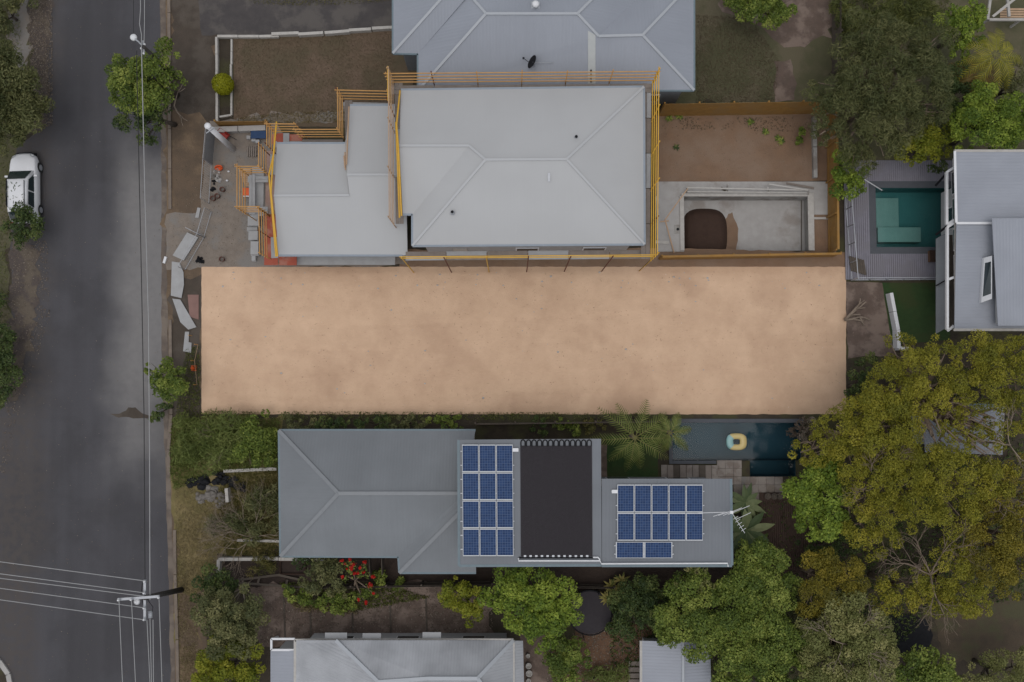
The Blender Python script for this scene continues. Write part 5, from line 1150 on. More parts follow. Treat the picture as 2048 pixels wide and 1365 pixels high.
def tree(name, label, style, lobes, mat=None, trunk=True, group=None, cat=None, bark='bark', dens=1.0, base=None, leafk=1.0):
    lf, asp, de, sq, cl, ji, dr = STY[style]
    cs = [W(l[0], l[1], l[3]) for l in lobes]; wts = [l[2] ** 2 for l in lobes]
    g = sum((c * w_ for c, w_ in zip(cs, wts)), Vector()) / sum(wts)
    b = W(*base) if base else Vector((g.x, g.y, 0)); zt = g.z
    t = thing(name, label, cat or ('shrub' if name.endswith(('shrub', 'bush', 'hedge')) else 'tree'), (b.x, b.y, 0), group)
    m = MB(); rr = .05 + .02 * zt + .008 * len(lobes) * zt / 3
    fork = Vector((b.x + (g.x - b.x) * .4, b.y + (g.y - b.y) * .4, zt * .45))
    m.tube([Vector((b.x, b.y, -.02)), b.lerp(fork, .5) + Vector((.03, .02, 0)), fork], [rr * 1.3, rr, rr * .85], 8); m.build('trunk', M[bark], t, True)
    for c in cs:
        if (c - fork).length < .3: continue
        mid = fork.lerp(c, .55) + Vector((random.uniform(-.15, .15), random.uniform(-.15, .15), .12 * zt)); k = MB().tube([fork, mid, c + Vector((0, 0, .05))], [rr * .6, rr * .38, rr * .12], 6); 
        for q in range(4):
            d = Vector((random.gauss(0, 1), random.gauss(0, 1), random.uniform(.1, .8))).normalized(); L_ = (c - fork).length * .35; k.tube([mid.lerp(c, q / 4), mid.lerp(c, q / 4) + d * L_ * .5, c + d * L_ * .5], [rr * .22, rr * .15, rr * .06], 5)
        k.build('limb', M[bark], t, True)
    Q, tn = crown(lobes, lf * leafk, asp, de * dens, sq, cl, ji, dr); COUNT[0] += len(Q)
    quads_object('crown', Q, tn, LF[mat or (style if style in LF else 'grass')], t)
    return t
# --- street side
tree('roadside_tree', 'dark grey-green tree at the left edge above the white car', 'grey', [(20, 150, 45, 3), (45, 195, 48, 3.2), (55, 235, 42, 3), (5, 220, 50, 3), (20, 265, 35, 2.6), (-30, 190, 60, 3.2)], 'feather')
tree('roadside_bush', 'tufted green bush at the top left corner', 'grey', [(15, 20, 32, 1.2), (-10, 60, 30, 1.2), (40, -5, 28, 1.2)], 'grey')
tree('street_tree', 'leafy green street tree leaning over the road below the street light', 'green', [(243, 150, 32, 4.2), (270, 175, 38, 4.6), (328, 122, 32, 4.6), (305, 155, 36, 4.8), (345, 160, 22, 4), (250, 195, 26, 4), (300, 200, 32, 4.2)], None, base=(352, 190))
tree('street_tree', 'duller hanging branch clump of the street tree over the asphalt', 'grey', [(268, 230, 30, 3.2), (295, 250, 26, 3), (298, 275, 18, 2.6), (320, 215, 26, 3.2)], 'dark', base=(350, 250))
tree('roadside_bush', 'dense dark bush growing over the back of the white car', 'dark', [(42, 436, 24, 1.9), (58, 446, 26, 1.8), (36, 456, 22, 1.6), (62, 432, 16, 1.8), (48, 470, 20, 1.3)], None, base=(28, 470))
tree('roadside_bush', 'dark green bush on the left edge near mid height', 'dark', [(-5, 690, 28, 1.4), (8, 770, 32, 1.6), (-10, 730, 30, 1.6), (0, 640, 22, 1.2), (-14, 600, 24, 1.2), (-4, 800, 20, 1)], 'dark')
tree('kerbside_tree', 'small green tree leaning over the gutter left of the sandy block', 'green', [(345, 745, 26, 2.6), (335, 770, 30, 2.8), (355, 775, 26, 2.6), (315, 765, 18, 2.4), (300, 738, 10, 2.4), (360, 740, 18, 2.4)], 'green', base=(362, 785))
tree('kerbside_shrub', 'thin dark shrub spreading over the gutter above the dark road patch', 'dark', [(318, 822, 14, 1.0), (330, 812, 12, 1.0), (312, 835, 9, .8)], None, base=(345, 815))
p = W(446, 169, .85); t = thing('round_bush', 'clipped lime-yellow ball bush on the white edging', 'shrub', (p.x, p.y, 0))
MB().tube([(p.x, p.y, -.02), (p.x, p.y, .6)], [.05, .04], 7).build('trunk', M['bark'], t)
n = 5200; v = rng.normal(size=(n, 3)); v /= np.linalg.norm(v, axis=1, keepdims=True); C = np.array(p) + v * (.70 * (1 + .05 * np.array([mnoise.noise(Vector(q) * 3) for q in v])[:, None]) * rng.uniform(.88, 1.02, (n, 1))); C[:, 2] = np.maximum(C[:, 2], .1)
quads_object('crown', leaf_quads(C, v + rng.normal(size=(n, 3)) * .45, .045, 1.7), np.clip(rng.normal(.45, .25, n), 0, 1), LF['lime'], t)
# --- overgrown front yard of the grey house
for i, (lo_, st_, lab) in enumerate([
    ([(395, 890, 34, .8), (425, 870, 36, .9), (380, 860, 26, .7)], 'grassy', 'sprawling light green shrub nearest the kerb in the overgrown yard'),
    ([(470, 865, 38, 1.1), (450, 905, 34, 1.0)], 'grassy', 'light green shrub in the middle of the overgrown yard'),
    ([(520, 865, 36, 1.3), (535, 905, 28, 1.2), (500, 900, 32, 1.2)], 'green', 'green shrub against the corner of the grey hip roof'),
    ([(535, 985, 26, .7), (515, 1010, 24, .6), (540, 1035, 24, .6)], 'grassy', 'olive shrub between the rubble pile and the grey roof'),
    ([(470, 1045, 26, .6), (500, 1060, 26, .6), (440, 1050, 22, .5)], 'grassy', 'dull shrub under the dry branches')]):
    tree('overgrown_shrub', lab, st_, lo_, 'palm' if i < 2 else ('green' if i == 2 else 'grey'), group='overgrown front yard shrubs')
tree('clipped_shrub', 'dark green shrub on the verge beside the white boundary wall', 'dark', [(420, 1160, 26, 1.6), (438, 1172, 24, 1.6), (412, 1182, 20, 1.4), (435, 1190, 16, 1.3)], 'dark')
tree('front_tree', 'dark olive tree at lower left beside the verge', 'dark', [(430, 1225, 34, 3), (475, 1215, 36, 3.2), (455, 1260, 38, 3.2), (500, 1240, 28, 2.8), (435, 1285, 30, 2.8), (485, 1275, 28, 2.8)], 'grey')
tree('front_tree', 'yellow-green tree in the lower left beside the bottom house', 'yellow', [(430, 1320, 34, 2.8), (475, 1325, 36, 3), (505, 1335, 26, 2.6), (455, 1360, 38, 2.8), (420, 1360, 28, 2.6)], 'yellow')
tree('garden_shrub', 'grey-green shrub tree beside the red-flowered tree', 'grey', [(640, 1140, 26, 2.2), (660, 1160, 26, 2.2), (630, 1165, 22, 1.9), (675, 1185, 20, 1.7)], 'grey')
tree('garden_hedge', 'green hedge clump above the leafy yard', 'green', [(590, 1190, 18, .7), (620, 1198, 20, .8), (655, 1205, 20, .9), (690, 1200, 24, 1), (575, 1175, 14, .6)], 'green')
tree('garden_shrub', 'dark shrub below the roof overhang of the grey house', 'dark', [(610, 1125, 20, .9), (590, 1112, 14, .8), (640, 1122, 18, .9)], 'dark')
tree('garden_shrub', 'straggly brown-green shrub by the white boundary wall', 'grassy', [(520, 1128, 20, .6), (540, 1122, 16, .6)], 'grass')
tree('garden_shrub', 'low dark shrub right of the red-flowered tree', 'dark', [(765, 1160, 20, .8), (790, 1175, 16, .7), (740, 1180, 18, .7)], 'green')
tree('yellow_bush', 'yellow bush left of the large green tree', 'yellow', [(915, 1185, 28, 2.4), (935, 1200, 30, 2.6), (945, 1225, 22, 2.2), (925, 1165, 18, 2.2)], 'yellow')
tree('green_tree', 'large rounded green tree overhanging the trampoline', 'bright', [(1025, 1185, 36, 3.6), (1070, 1180, 38, 4), (1110, 1190, 36, 3.8), (1045, 1225, 38, 3.8), (1095, 1230, 38, 3.8), (1130, 1220, 28, 3.4), (1075, 1265, 30, 3.2), (990, 1195, 24, 3)], 'bright')
tree('garden_bush', 'green bush below the large green tree at the bottom', 'green', [(1125, 1300, 30, 1.5), (1150, 1310, 24, 1.4), (1135, 1335, 28, 1.4), (1110, 1320, 22, 1.3)], 'green')
tree('garden_bush', 'low mixed bush at the bottom edge beside the mulch yard', 'grassy', [(1230, 1355, 26, .7), (1190, 1360, 22, .6), (1120, 1372, 20, .6)], 'palm')
tree('dark_shrub', 'dark shrub right of the trampoline', 'dark', [(1250, 1205, 30, 2.0), (1290, 1195, 32, 2.2), (1270, 1235, 34, 2.2), (1320, 1215, 30, 2.2), (1230, 1245, 24, 1.6)], 'dark')
tree('green_tree', 'green tree overhanging the corrugated shed', 'green', [(1385, 1185, 36, 4), (1420, 1215, 42, 4.2), (1370, 1235, 40, 4), (1340, 1260, 30, 3.4), (1420, 1265, 38, 4), (1455, 1245, 34, 4), (1395, 1290, 28, 3.6)], 'green')
tree('green_tree', 'pale green tree top just below the right-hand gutter', 'pale', [(1385, 1153, 24, 4.3), (1365, 1165, 16, 4), (1405, 1165, 18, 4.2)], 'pale')
tree('green_tree', 'dark green tree at the corner of the right-hand grey roof', 'green', [(1510, 1115, 36, 4.2), (1545, 1145, 38, 4.4), (1500, 1155, 40, 4.4), (1465, 1165, 30, 4.2), (1530, 1185, 38, 4.2), (1480, 1200, 34, 4.2), (1570, 1170, 26, 4)], 'green')
tree('green_tree', 'dense green tree filling the lower middle right', 'green', [(1500, 1245, 44, 4.2), (1550, 1235, 42, 4.4), (1530, 1290, 46, 4.4), (1480, 1300, 40, 4), (1580, 1290, 42, 4.4), (1520, 1345, 46, 4), (1580, 1350, 44, 4), (1460, 1345, 36, 3.6)], 'green')
tree('pale_tree', 'pale grey-green tree with showing branches at lower right', 'pale', [(1690, 1230, 44, 5.2), (1730, 1265, 46, 5.4), (1660, 1275, 44, 5), (1750, 1310, 40, 5), (1700, 1320, 48, 5.2), (1640, 1330, 42, 4.8), (1680, 1370, 44, 4.8), (1620, 1265, 34, 4.6), (1740, 1350, 36, 4.8)], 'pale', bark='barkpale')
tree('rusty_tree', 'rust-tinged olive tree beside the brown deck', 'gold', [(1630, 1150, 40, 4.6), (1670, 1175, 42, 5), (1620, 1200, 40, 4.6), (1660, 1130, 32, 4.6), (1700, 1150, 34, 5)], 'gold', bark='barkpale')
tree('bright_tree', 'bright green tree at the right end of the paving', 'bright', [(1615, 965, 36, 4.8), (1650, 945, 36, 5), (1640, 995, 40, 5.2), (1605, 1015, 32, 4.6), (1655, 1045, 34, 5), (1620, 1050, 28, 4.6), (1680, 1010, 30, 5)], 'bright')
tree('olive_tree', 'sprawling olive-yellow tree overhanging the lap pool corner', 'olive', [(1640, 890, 38, 5.6), (1685, 865, 46, 6), (1740, 840, 50, 6.4), (1700, 920, 44, 6), (1760, 900, 50, 6.6), (1795, 850, 46, 6.6), (1600, 905, 24, 5.2)], 'olive', bark='barkpale')
tree('olive_tree', 'olive-yellow tree below the bent white wall', 'olive', [(1770, 780, 46, 6.4), (1820, 740, 46, 6.4), (1860, 770, 48, 6.8), (1800, 700, 30, 5.6), (1880, 720, 40, 6.2), (1840, 810, 40, 6.6), (1895, 835, 24, 6), (1870, 885, 30, 6.4), (1940, 830, 26, 6), (1920, 885, 30, 6.2), (1975, 890, 28, 6.2), (1990, 838, 24, 6), (1915, 800, 28, 6.2), (1955, 862, 24, 6), (1900, 862, 20, 6), (1985, 865, 20, 6)], 'olive', bark='barkpale')
tree('olive_tree', 'olive tree at the right edge below the white house', 'olive', [(1940, 715, 44, 6.2), (1990, 735, 48, 6.6), (2035, 760, 50, 6.6), (1960, 775, 40, 6.6), (2030, 710, 36, 6), (2040, 830, 46, 6.4)], 'olive', bark='barkpale')
tree('olive_tree', 'wide olive tree below the hidden pale roof', 'olive', [(1810, 960, 50, 6.6), (1870, 950, 50, 6.8), (1930, 950, 50, 6.8), (1840, 1010, 46, 6.4), (1900, 1015, 48, 6.6), (1980, 960, 46, 6.6)], 'olive', bark='barkpale', dens=.9)
tree('olive_tree', 'thin olive tree between the bright tree and the bare branches', 'olive', [(1730, 990, 46, 6.2), (1770, 1030, 42, 6), (1720, 1050, 40, 5.6), (1755, 1085, 36, 5.4), (1790, 1000, 36, 6)], 'olive', bark='barkpale', dens=.85)
tree('golden_tree', 'golden olive tree on the right edge', 'gold', [(2010, 1010, 48, 6.6), (2040, 1070, 50, 6.6), (1985, 1075, 46, 6.4), (1960, 1120, 42, 6), (2010, 1135, 48, 6.2), (2045, 1150, 44, 6), (2050, 960, 40, 6.4)], 'gold', bark='barkpale')
tree('olive_tree', 'olive tree beside the bare clearing at lower right', 'olive', [(1900, 1130, 44, 5.6), (1870, 1175, 38, 5.2), (1930, 1175, 42, 5.4), (1895, 1205, 32, 5), (1950, 1200, 30, 5)], 'olive', bark='barkpale', dens=.85)
tree('thin_tree', 'thin-leaved tree over the black tarpaulin', 'olive', [(1800, 1180, 36, 5), (1770, 1200, 34, 5), (1830, 1165, 34, 5.2), (1850, 1200, 26, 4.8)], 'olive', bark='barkpale', dens=.8)
tree('green_tree', 'bright green tree at the bottom edge right of the tarpaulin', 'bright', [(1830, 1345, 36, 3.4), (1870, 1335, 34, 3.4), (1850, 1375, 36, 3), (1895, 1360, 30, 3)], 'green')
tree('green_tree', 'mixed green tree at the bottom right corner', 'olive', [(1960, 1350, 36, 3.2), (2010, 1345, 40, 3.2), (2045, 1330, 34, 3), (1985, 1380, 36, 3)], 'pale')
tree('dark_shrub', 'dark understorey shrub beside the sandy block\'s lower right corner', 'dark', [(1715, 770, 26, 2), (1730, 730, 22, 1.8), (1720, 810, 24, 2)], 'dark')
tree('dark_shrub', 'dark reddish shrub at the right end of the lap pool', 'dark', [(1605, 862, 20, 1.2), (1620, 850, 18, 1.2)], 'brownlf')
tree('dark_shrub', 'dark understorey shrub below the bright tree', 'dark', [(1640, 1090, 30, 1.6), (1690, 1085, 30, 1.8), (1600, 1105, 22, 1.2)], 'dark')
# --- upper right
tree('feathery_tree', 'large feathery grey-green tree spreading over the orange corner fence', 'feather', [(1690, 110, 46, 4.6), (1740, 80, 50, 5.2), (1790, 110, 54, 5.6), (1720, 160, 54, 5.6), (1780, 185, 54, 6), (1840, 160, 52, 5.6), (1690, 210, 46, 5.2), (1745, 240, 50, 5.4), (1650, 230, 34, 4.6), (1800, 250, 46, 5.2), (1700, 275, 40, 4.6), (1760, 295, 38, 4.4), (1850, 90, 46, 5), (1640, 270, 22, 4), (1630, 190, 26, 4.4), (1720, 320, 30, 3.8), (1870, 210, 36, 4.8)], 'feather', bark='barkpale', dens=1.05)
tree('round_shrub', 'bright green shrub at the top left corner of the grey deck', 'bright', [(1685, 335, 26, 2.4), (1710, 345, 24, 2.4), (1690, 365, 26, 2.4), (1710, 375, 18, 2)], 'bright')
tree('dark_bush', 'dark green bush on the brown lawn behind the blue-grey roof', 'green', [(1500, 5, 34, 2.6), (1535, 20, 34, 2.8), (1565, 5, 30, 2.6), (1545, 48, 22, 2.4), (1480, -15, 30, 2.4), (1525, -25, 40, 2.6)], 'green')
tree('leafy_tree', 'yellow-green tree overhanging the white house roof edge', 'yellow', [(1930, 215, 34, 4.6), (1965, 205, 36, 4.8), (1950, 250, 40, 5), (1990, 245, 42, 5), (2030, 255, 40, 5), (1985, 285, 30, 4.6), (2025, 215, 34, 4.8), (1930, 270, 28, 4.6)], 'bright')
tree('yellow_shrub', 'yellow-green shrub overhanging the top of the grey deck', 'yellow', [(1820, 290, 30, 2.8), (1850, 300, 28, 2.8), (1875, 280, 30, 3), (1835, 315, 18, 2.2), (1890, 305, 16, 2.4)], 'yellow')
tree('leafy_tree', 'green tree beside the weathered stair frame', 'green', [(1905, 45, 30, 3.8), (1930, 70, 32, 4), (1945, 30, 30, 4), (1920, 100, 22, 3.6)], 'bright')
tree('dark_shrub', 'dark shrub between the feathery tree and the golden palm', 'dark', [(1895, 160, 34, 3), (1915, 195, 30, 3), (1890, 240, 34, 2.8), (1870, 330, 20, 1.5)], 'dark')
tree('dark_shrub', 'grassy shrub clump at the top edge right of the old fence', 'grassy', [(1700, 30, 34, .9), (1760, 20, 40, 1), (1820, 25, 36, 1), (1850, 40, 30, 1.2)], 'grassg')
tree('leafy_tree', 'loose green tree at the right edge below the golden palm', 'olive', [(2030, 150, 34, 3.6), (2045, 185, 34, 3.8), (2000, 175, 24, 3.4)], 'grey')
# garden strip between block and grey house
for i, (x, lab) in enumerate([(590, 'leftmost hedge shrub above the grey hip roof'), (660, 'second hedge shrub above the grey hip roof'), (740, 'middle hedge shrub above the grey hip roof'), (815, 'fourth hedge shrub above the grey hip roof'), (890, 'greenest hedge shrub above the grey hip roof at its right end')]):
    tree('hedge_shrub', lab, 'dark' if i < 4 else 'green', [(x - 16, 846, 15, 1), (x + 8, 848, 16, 1.1), (x + 26, 846, 14, 1)], ['grey', 'dark', 'dark', 'grey', 'green'][i], group='hedge along the lower side of the block')
for i, (x, lab) in enumerate([(1085, 'small dark shrub in the strip above the black mat'), (1140, 'dark leafy shrub left of the green palm'), (1185, 'grassy shrub at the foot of the green palm')]):
    tree('strip_shrub', lab, 'dark', [(x - 10, 850, 14, .8), (x + 8, 854, 15, .9)], ['dark', 'green', 'grass'][i])
# variegated plants
def rosette(name, label, cat, c, n, ln, wd, mat, z0=.1, lift=.6, parts='leaf', group=None):
    p = W(*c); t = thing(name, label, cat, (p.x, p.y, 0), group)
    for i in range(n):
        a = 2 * math.pi * i / n + random.uniform(-.25, .25); L_ = ln * random.uniform(.75, 1.15); d = Vector((math.cos(a), math.sin(a), 0)); s = Vector((-d.y, d.x, 0)); lf = lift * random.uniform(.6, 1.3)
        Q = []; K = 6
        def pt(k): u = k / K; return Vector((p.x, p.y, z0 + (c[2] if len(c) > 2 else 0))) + d * L_ * u + Vector((0, 0, lf * L_ * (u - u * u * .9)))
        for k in range(K):
            w0 = wd * math.sin(math.pi * (.08 + .92 * k / K)) ; w1 = wd * math.sin(math.pi * (.08 + .92 * (k + 1) / K)) if k < K - 1 else .01
            cr = Vector((0, 0, -.25)); 
            Q.append([pt(k) - s * w0 + cr * w0, pt(k), pt(k + 1), pt(k + 1) - s * w1 + cr * w1]); Q.append([pt(k), pt(k) + s * w0 + cr * w0, pt(k + 1) + s * w1 + cr * w1, pt(k + 1)])
        quads_object(parts, np.array(Q, dtype=float), np.clip(np.full(len(Q), random.random()) + rng.normal(0, .06, len(Q)), 0, 1), mat, t)
    if len(c) > 2 and c[2] > .4: MB().tube([(p.x, p.y, 0), (p.x, p.y, c[2] + z0)], [.06, .05], 7).build('stem', M['bark'], t)
    return t
vari = leafmat('variegated_leaves', (.08, .10, .02), (.22, .19, .05), (.34, .28, .09))
for i, (x, y, lab) in enumerate([(1243, 1160, 'yellow variegated plant nearest the gutter line'), (1222, 1172, 'yellow variegated plant left of its neighbours'), (1236, 1182, 'yellow variegated plant in the middle of the group'), (1214, 1196, 'yellow variegated plant closest to the trampoline')]):
    rosette('variegated_plant', lab, 'plant', (x, y, .7), 13, .55, .07, vari, group='yellow variegated plants beside the trampoline')
# feather palms
def palm(name, label, c, h, n, ln, mat, wdt=.5, arch=.75, group=None):
    p = W(c[0], c[1], h); t = thing(name, label, 'palm', (p.x, p.y, 0), group)
    MB().tube([(p.x, p.y, -.02), (p.x + .05, p.y, h * .5), (p.x, p.y, h)], [.2, .15, .13], 9).build('trunk', M['barkgrey'], t, True)
    for i in range(n):
        a = 2 * math.pi * i / n + random.uniform(-.2, .2); d = Vector((math.cos(a), math.sin(a), 0)); s = Vector((-d.y, d.x, 0)); L_ = ln * random.uniform(.75, 1.1); e = random.uniform(.35, .8)
        def pt(u): return Vector((p.x, p.y, h)) + d * L_ * u * (1 - .12 * u) + Vector((0, 0, L_ * (e * u - (e + arch * .55) * u * u)))
        Q = []; K = 17
        rach = MB().tube([pt(k / 8) for k in range(9)], [.03 - .0028 * k for k in range(9)], 5)
        for k in range(2, K):
            u = k / K; q = pt(u); dd = (pt(min(1, u + .03)) - q).normalized(); ll = wdt * (math.sin(math.pi * min(1, .15 + .85 * u)) ** .6) * random.uniform(.8, 1.15)
            for sg in (-1, 1):
                tip = q + (s * sg * .85 + dd * .75 + Vector((0, 0, -.28))).normalized() * ll; w_ = dd * .05
                Q.append([q - w_, q + w_, tip + w_ * .3, tip - w_ * .3])
        f = rach.build('frond', M['palmrib'], t); quads_object('leaflets', np.array([[list(v) for v in q] for q in Q]), np.clip(rng.normal(.5, .2, len(Q)), 0, 1), mat, f)
    return t
M['palmrib'] = pmat('palm_rib', (.16, .15, .05), (.13, .12, .04), 4)
palm('feather_palm', 'green feather palm between turf and lap pool', (1270, 876), 3.0, 10, 3.0, LF['palm'], .6)
palm('feather_palm', 'smaller green palm drooping over the lap pool edge', (1340, 866), 2.2, 7, 1.9, LF['palm'], .45)
palm('golden_palm', 'golden-olive palm in the top right corner', (1990, 110), 4.6, 12, 2.6, LF['olive'], .5)
palm('golden_palm', 'faded golden palm half hidden beside the leafy tree', (1960, 150), 3.6, 12, 2.2, LF['palmgold'], .45)
rosette('banana_plant', 'broad-leaved banana plant at the right end of the grey roof', 'plant', (1492, 1060, 1.6), 14, 1.7, .26, LF['banana'], lift=.45)
rosette('banana_plant', 'broad-leaved plant above the antenna end of the roof', 'plant', (1490, 1005, 1.2), 11, 1.3, .2, LF['banana'], lift=.5)
rosette('banana_plant', 'dark broad-leaved plant next to the brown deck', 'plant', (1510, 1095, 1.2), 10, 1.3, .22, LF['green'], lift=.4)
rosette('strap_plant', 'strappy dark plant beside the collapsed timber frame', 'plant', (487, 1175, .1), 14, .9, .05, LF['brownlf'], lift=.4)
for i, (x, y) in enumerate([(1348, 268), (1530, 265), (1555, 278), (1562, 283), (1500, 245), (1358, 233), (1338, 238)]):
    if i == 0: rosette('weed', 'dark weed standing alone at left of the dirt yard', 'weed', (x + 4, y + 28), 9, .28, .04, LF['dark'], group='weeds in the dirt yard')
    else: rosette('weed', ['', 'green weed right of centre in the dirt yard', 'left of a pair of small weeds in the dirt yard', 'right of a pair of small weeds in the dirt yard', 'weed below the tall orange fence at its middle', 'larger weed below the tall fence near the scaffold', 'weed closest to the scaffold below the tall fence'][i], 'weed', (x, y), 10, .3, .05, LF['green'], group='weeds in the dirt yard')
tree('weed_bush', 'tall green weed bush beside the sleeper wall', 'green', [(1600, 265, 9, .5), (1600, 283, 8, .4)], 'green', cat='shrub')
# bare branches
def branch(m, p, d, ln, r, depth, spread=.55, flat=.5):
    q = p + d * ln; mid = p.lerp(q, .5) + Vector((random.uniform(-1, 1), random.uniform(-1, 1), random.uniform(-1, 1))) * ln * .09
    m.tube([p, mid, q], [r, r * .85, r * .65], 5 if r < .05 else 7)
    if depth == 0: return
    for k in range(random.choice([2, 3, 3])):
        nd = (d + Vector((random.gauss(0, spread), random.gauss(0, spread), random.gauss(0, spread * flat)))).normalized(); branch(m, q if k < 2 else mid, nd, ln * random.uniform(.6, .85), r * .62, depth - 1, spread, flat)
def bare(name, label, base, z0, dirs, ln, r, depth, mat, spread=.55, trunk=True, cat='tree', flat=.5):
    b = W(*base, z0); t = thing(name, label, cat, (b.x, b.y, 0))
    if trunk: MB().tube([(b.x, b.y, -.02), (b.x, b.y, z0)], [r * 1.5, r], 8).build('trunk', mat, t, True)
    for d in dirs:
        m = MB(); branch(m, b - Vector((0, 0, .05)), Vector(d).normalized(), ln, r * .75, depth, spread, flat); m.build('bough', mat, t, True)
bare('bare_tree', 'bare pale-branched tree showing through the olive canopy', (1862, 1150), 5.6, [(-.7, 1, .5), (.3, 1, .5), (.1, -1, .3), (.9, .5, .4), (-1, .5, .4)], 1.35, .075, 4, M['barkpale'], .5)
bare('bare_tree', 'thin bare tree among the pale leaves at lower right', (1700, 1290), 5.6, [(-1, .3, .4), (.2, .9, .4), (.8, -.4, .4)], 1.1, .06, 4, M['barkgrey'], .55)
bare('bare_tree', 'bare fan of branches in the centre of the olive canopy', (1765, 975), 6.2, [(-.7, .8, .5), (0, 1, .5), (.6, .8, .5), (.9, .1, .4), (-.9, .1, .4)], 1.1, .06, 4, M['barkpale'], .45)
bare('bare_tree', 'bare branches at the right edge beside the hidden roof', (2020, 890), 6.6, [(-.3, 1, .4), (-1, .2, .4), (.4, -.8, .4)], 1.0, .055, 4, M['barkgrey'], .5)
bare('bare_tree', 'thin bare branches at the far right among golden leaves', (2010, 985), 6.6, [(-1, -.1, .4), (.3, -.9, .4), (.5, .7, .3)], 1.0, .07, 4, M['barkpale'], .5)
bare('dry_branches', 'large spray of dry grey branches over the overgrown yard', (505, 1075), .9, [(-1, .25, .12), (-.9, .6, .12), (-.5, .9, .12), (-1, -.15, .12), (-.6, -.5, .1), (.2, .8, .12), (.6, .1, .1), (-.85, .4, .2)], 1.15, .04, 5, M['barkgrey'], .42, trunk=False, cat='branches', flat=.25)
bare('dry_branches', 'smaller spray of dry twigs above the rubble pile', (470, 880), 1.3, [(-1, .3, .2), (-.3, .9, .2), (.6, .5, .2), (.8, -.4, .2), (-.6, -.7, .2)], .9, .03, 3, M['barkpale'], .45, trunk=False, cat='branches', flat=.25)
bare('dead_log', 'forked dead log lying beside the right end of the block', (1690, 640), .35, [(.8, .9, .1), (1, .2, .05), (.55, .55, .3)], 1.0, .13, 1, M['barkgrey'], .3, trunk=False, cat='log', flat=.2)
bare('dead_log', 'dead stump branch under the street tree', (348, 212), .3, [(.3, 1, .2), (.5, -.7, .1)], .9, .07, 1, M['barkgrey'], .4, trunk=False, cat='log', flat=.2)
# red-flowered tree
t0 = W(712, 1178, 0); t = thing('coral_tree', 'bare-branched tree with bright red flower clusters', 'tree', t0)
MB().tube([t0 - Vector((0, 0, .02)), t0 + Vector((.02, .1, .8)), W(711, 1160, 1.5)], [.09, .07, .06], 8).build('trunk', M['barkpale'], t, True)
f0 = W(711, 1160, 1.45); nodes = [W(701, 1140, 1.9), W(722, 1150, 2.0), W(733, 1176, 1.9), W(694, 1152, 1.9), W(722, 1190, 1.8)]
for q in nodes: MB().tube([f0, f0.lerp(q, .5) + Vector((random.uniform(-.08, .08), random.uniform(-.08, .08), .06)), q], [.05, .042, .034], 6).build('bough', M['barkpale'], t, True)
for (x, y) in [(700, 1118), (690, 1128), (684, 1122), (730, 1125), (703, 1137), (715, 1147), (727, 1145), (685, 1154), (746, 1154), (740, 1171), (747, 1187), (732, 1206), (717, 1200), (694, 1138), (709, 1147), (706, 1129), (720, 1136)]:
    e = W(x, y, 2.4 + random.uniform(-.3, .3)); q = min(nodes, key=lambda n_: (n_ - e).length); mid = q.lerp(e, .5) + Vector((random.uniform(-.12, .12), random.uniform(-.12, .12), .1)); MB().tube([q - Vector((0, 0, .02)), mid, e], [.028, .02, .012], 5).build('branch', M['barkpale'], t, True)
    n = random.randint(50, 130); v = rng.normal(size=(n, 3)); v /= np.linalg.norm(v, axis=1, keepdims=True); C = np.array(e) + v * rng.uniform(.4, 1.15, (n, 1)) * random.uniform(.07, .17) * np.array([random.uniform(.6, 1.3), random.uniform(.6, 1.3), 1]); quads_object('flower_cluster', leaf_quads(C, v + rng.normal(size=(n, 3)) * .7, .05, 1.8), rng.random(n), M['redfl'], t)
    n = 26; C = np.array(mid) + rng.normal(size=(n, 3)) * .12; quads_object('leaf_spray', leaf_quads(C, rng.normal(size=(n, 3)) + np.array([0, 0, 1]), .07, 1.8), rng.random(n), LF['green'], t, kind='stuff')

# ---------------------------------------------------------------- grass, litter
def inpoly(x, y, poly):
    r = np.zeros(len(x), bool); j = len(poly) - 1
    for i in range(len(poly)):
        xi, yi = poly[i]; xj, yj = poly[j]
        r ^= ((yi > y) != (yj > y)) & (x < (xj - xi) * (y - yi) / (yj - yi + 1e-9) + xi); j = i
    return r
def scatter(name, label, cat, poly, n, ln, asp, mat, z=.02, upright=.6, clump=0.0, flat=False):
    xs, ys = [p[0] for p in poly], [p[1] for p in poly]; x = rng.uniform(min(xs), max(xs), n * 3); y = rng.uniform(min(ys), max(ys), n * 3); k = inpoly(x, y, poly)
    if clump:
        nz_ = np.array([mnoise.noise(Vector((a * .03, b_ * .03, 1.7))) for a, b_ in zip(x, y)]); k &= nz_ > (rng.random(len(x)) - .5) * clump
    x, y = x[k][:n], y[k][:n]; C = np.array([W(a, b_, z) for a, b_ in zip(x, y)])
    N_ = rng.normal(size=(len(C), 3)) * (.25 if flat else .8); N_[:, 2] = 1.0 if flat else np.abs(N_[:, 2]) * .8 + .15
    Q = leaf_quads(C, N_, ln, asp); zmin = Q[:, :, 2].min(1); Q[:, :, 2] += np.maximum(0, z - zmin)[:, None]
    tag(quads_object(name, Q, np.clip(rng.normal(.5, .25, len(Q)), 0, 1), mat, kind='stuff'), label, cat)
scatter('fallen_leaves', 'pale leaf and paper flecks scattered over the asphalt', 'leaves', [(98, -40), (320, -40), (335, 900), (345, 1365), (20, 1365), (0, 1250), (0, 950), (24, 620), (30, 480), (90, 280)], 650, .035, 1.8, LF['brownlf'], .016, flat=True)
scatter('leaf_litter', 'brown leaf litter along the left roadside', 'leaves', [(60, -40), (104, -40), (106, 250), (70, 262), (58, 100)], 2600, .05, 1.7, LF['brownlf'], .025, flat=True)
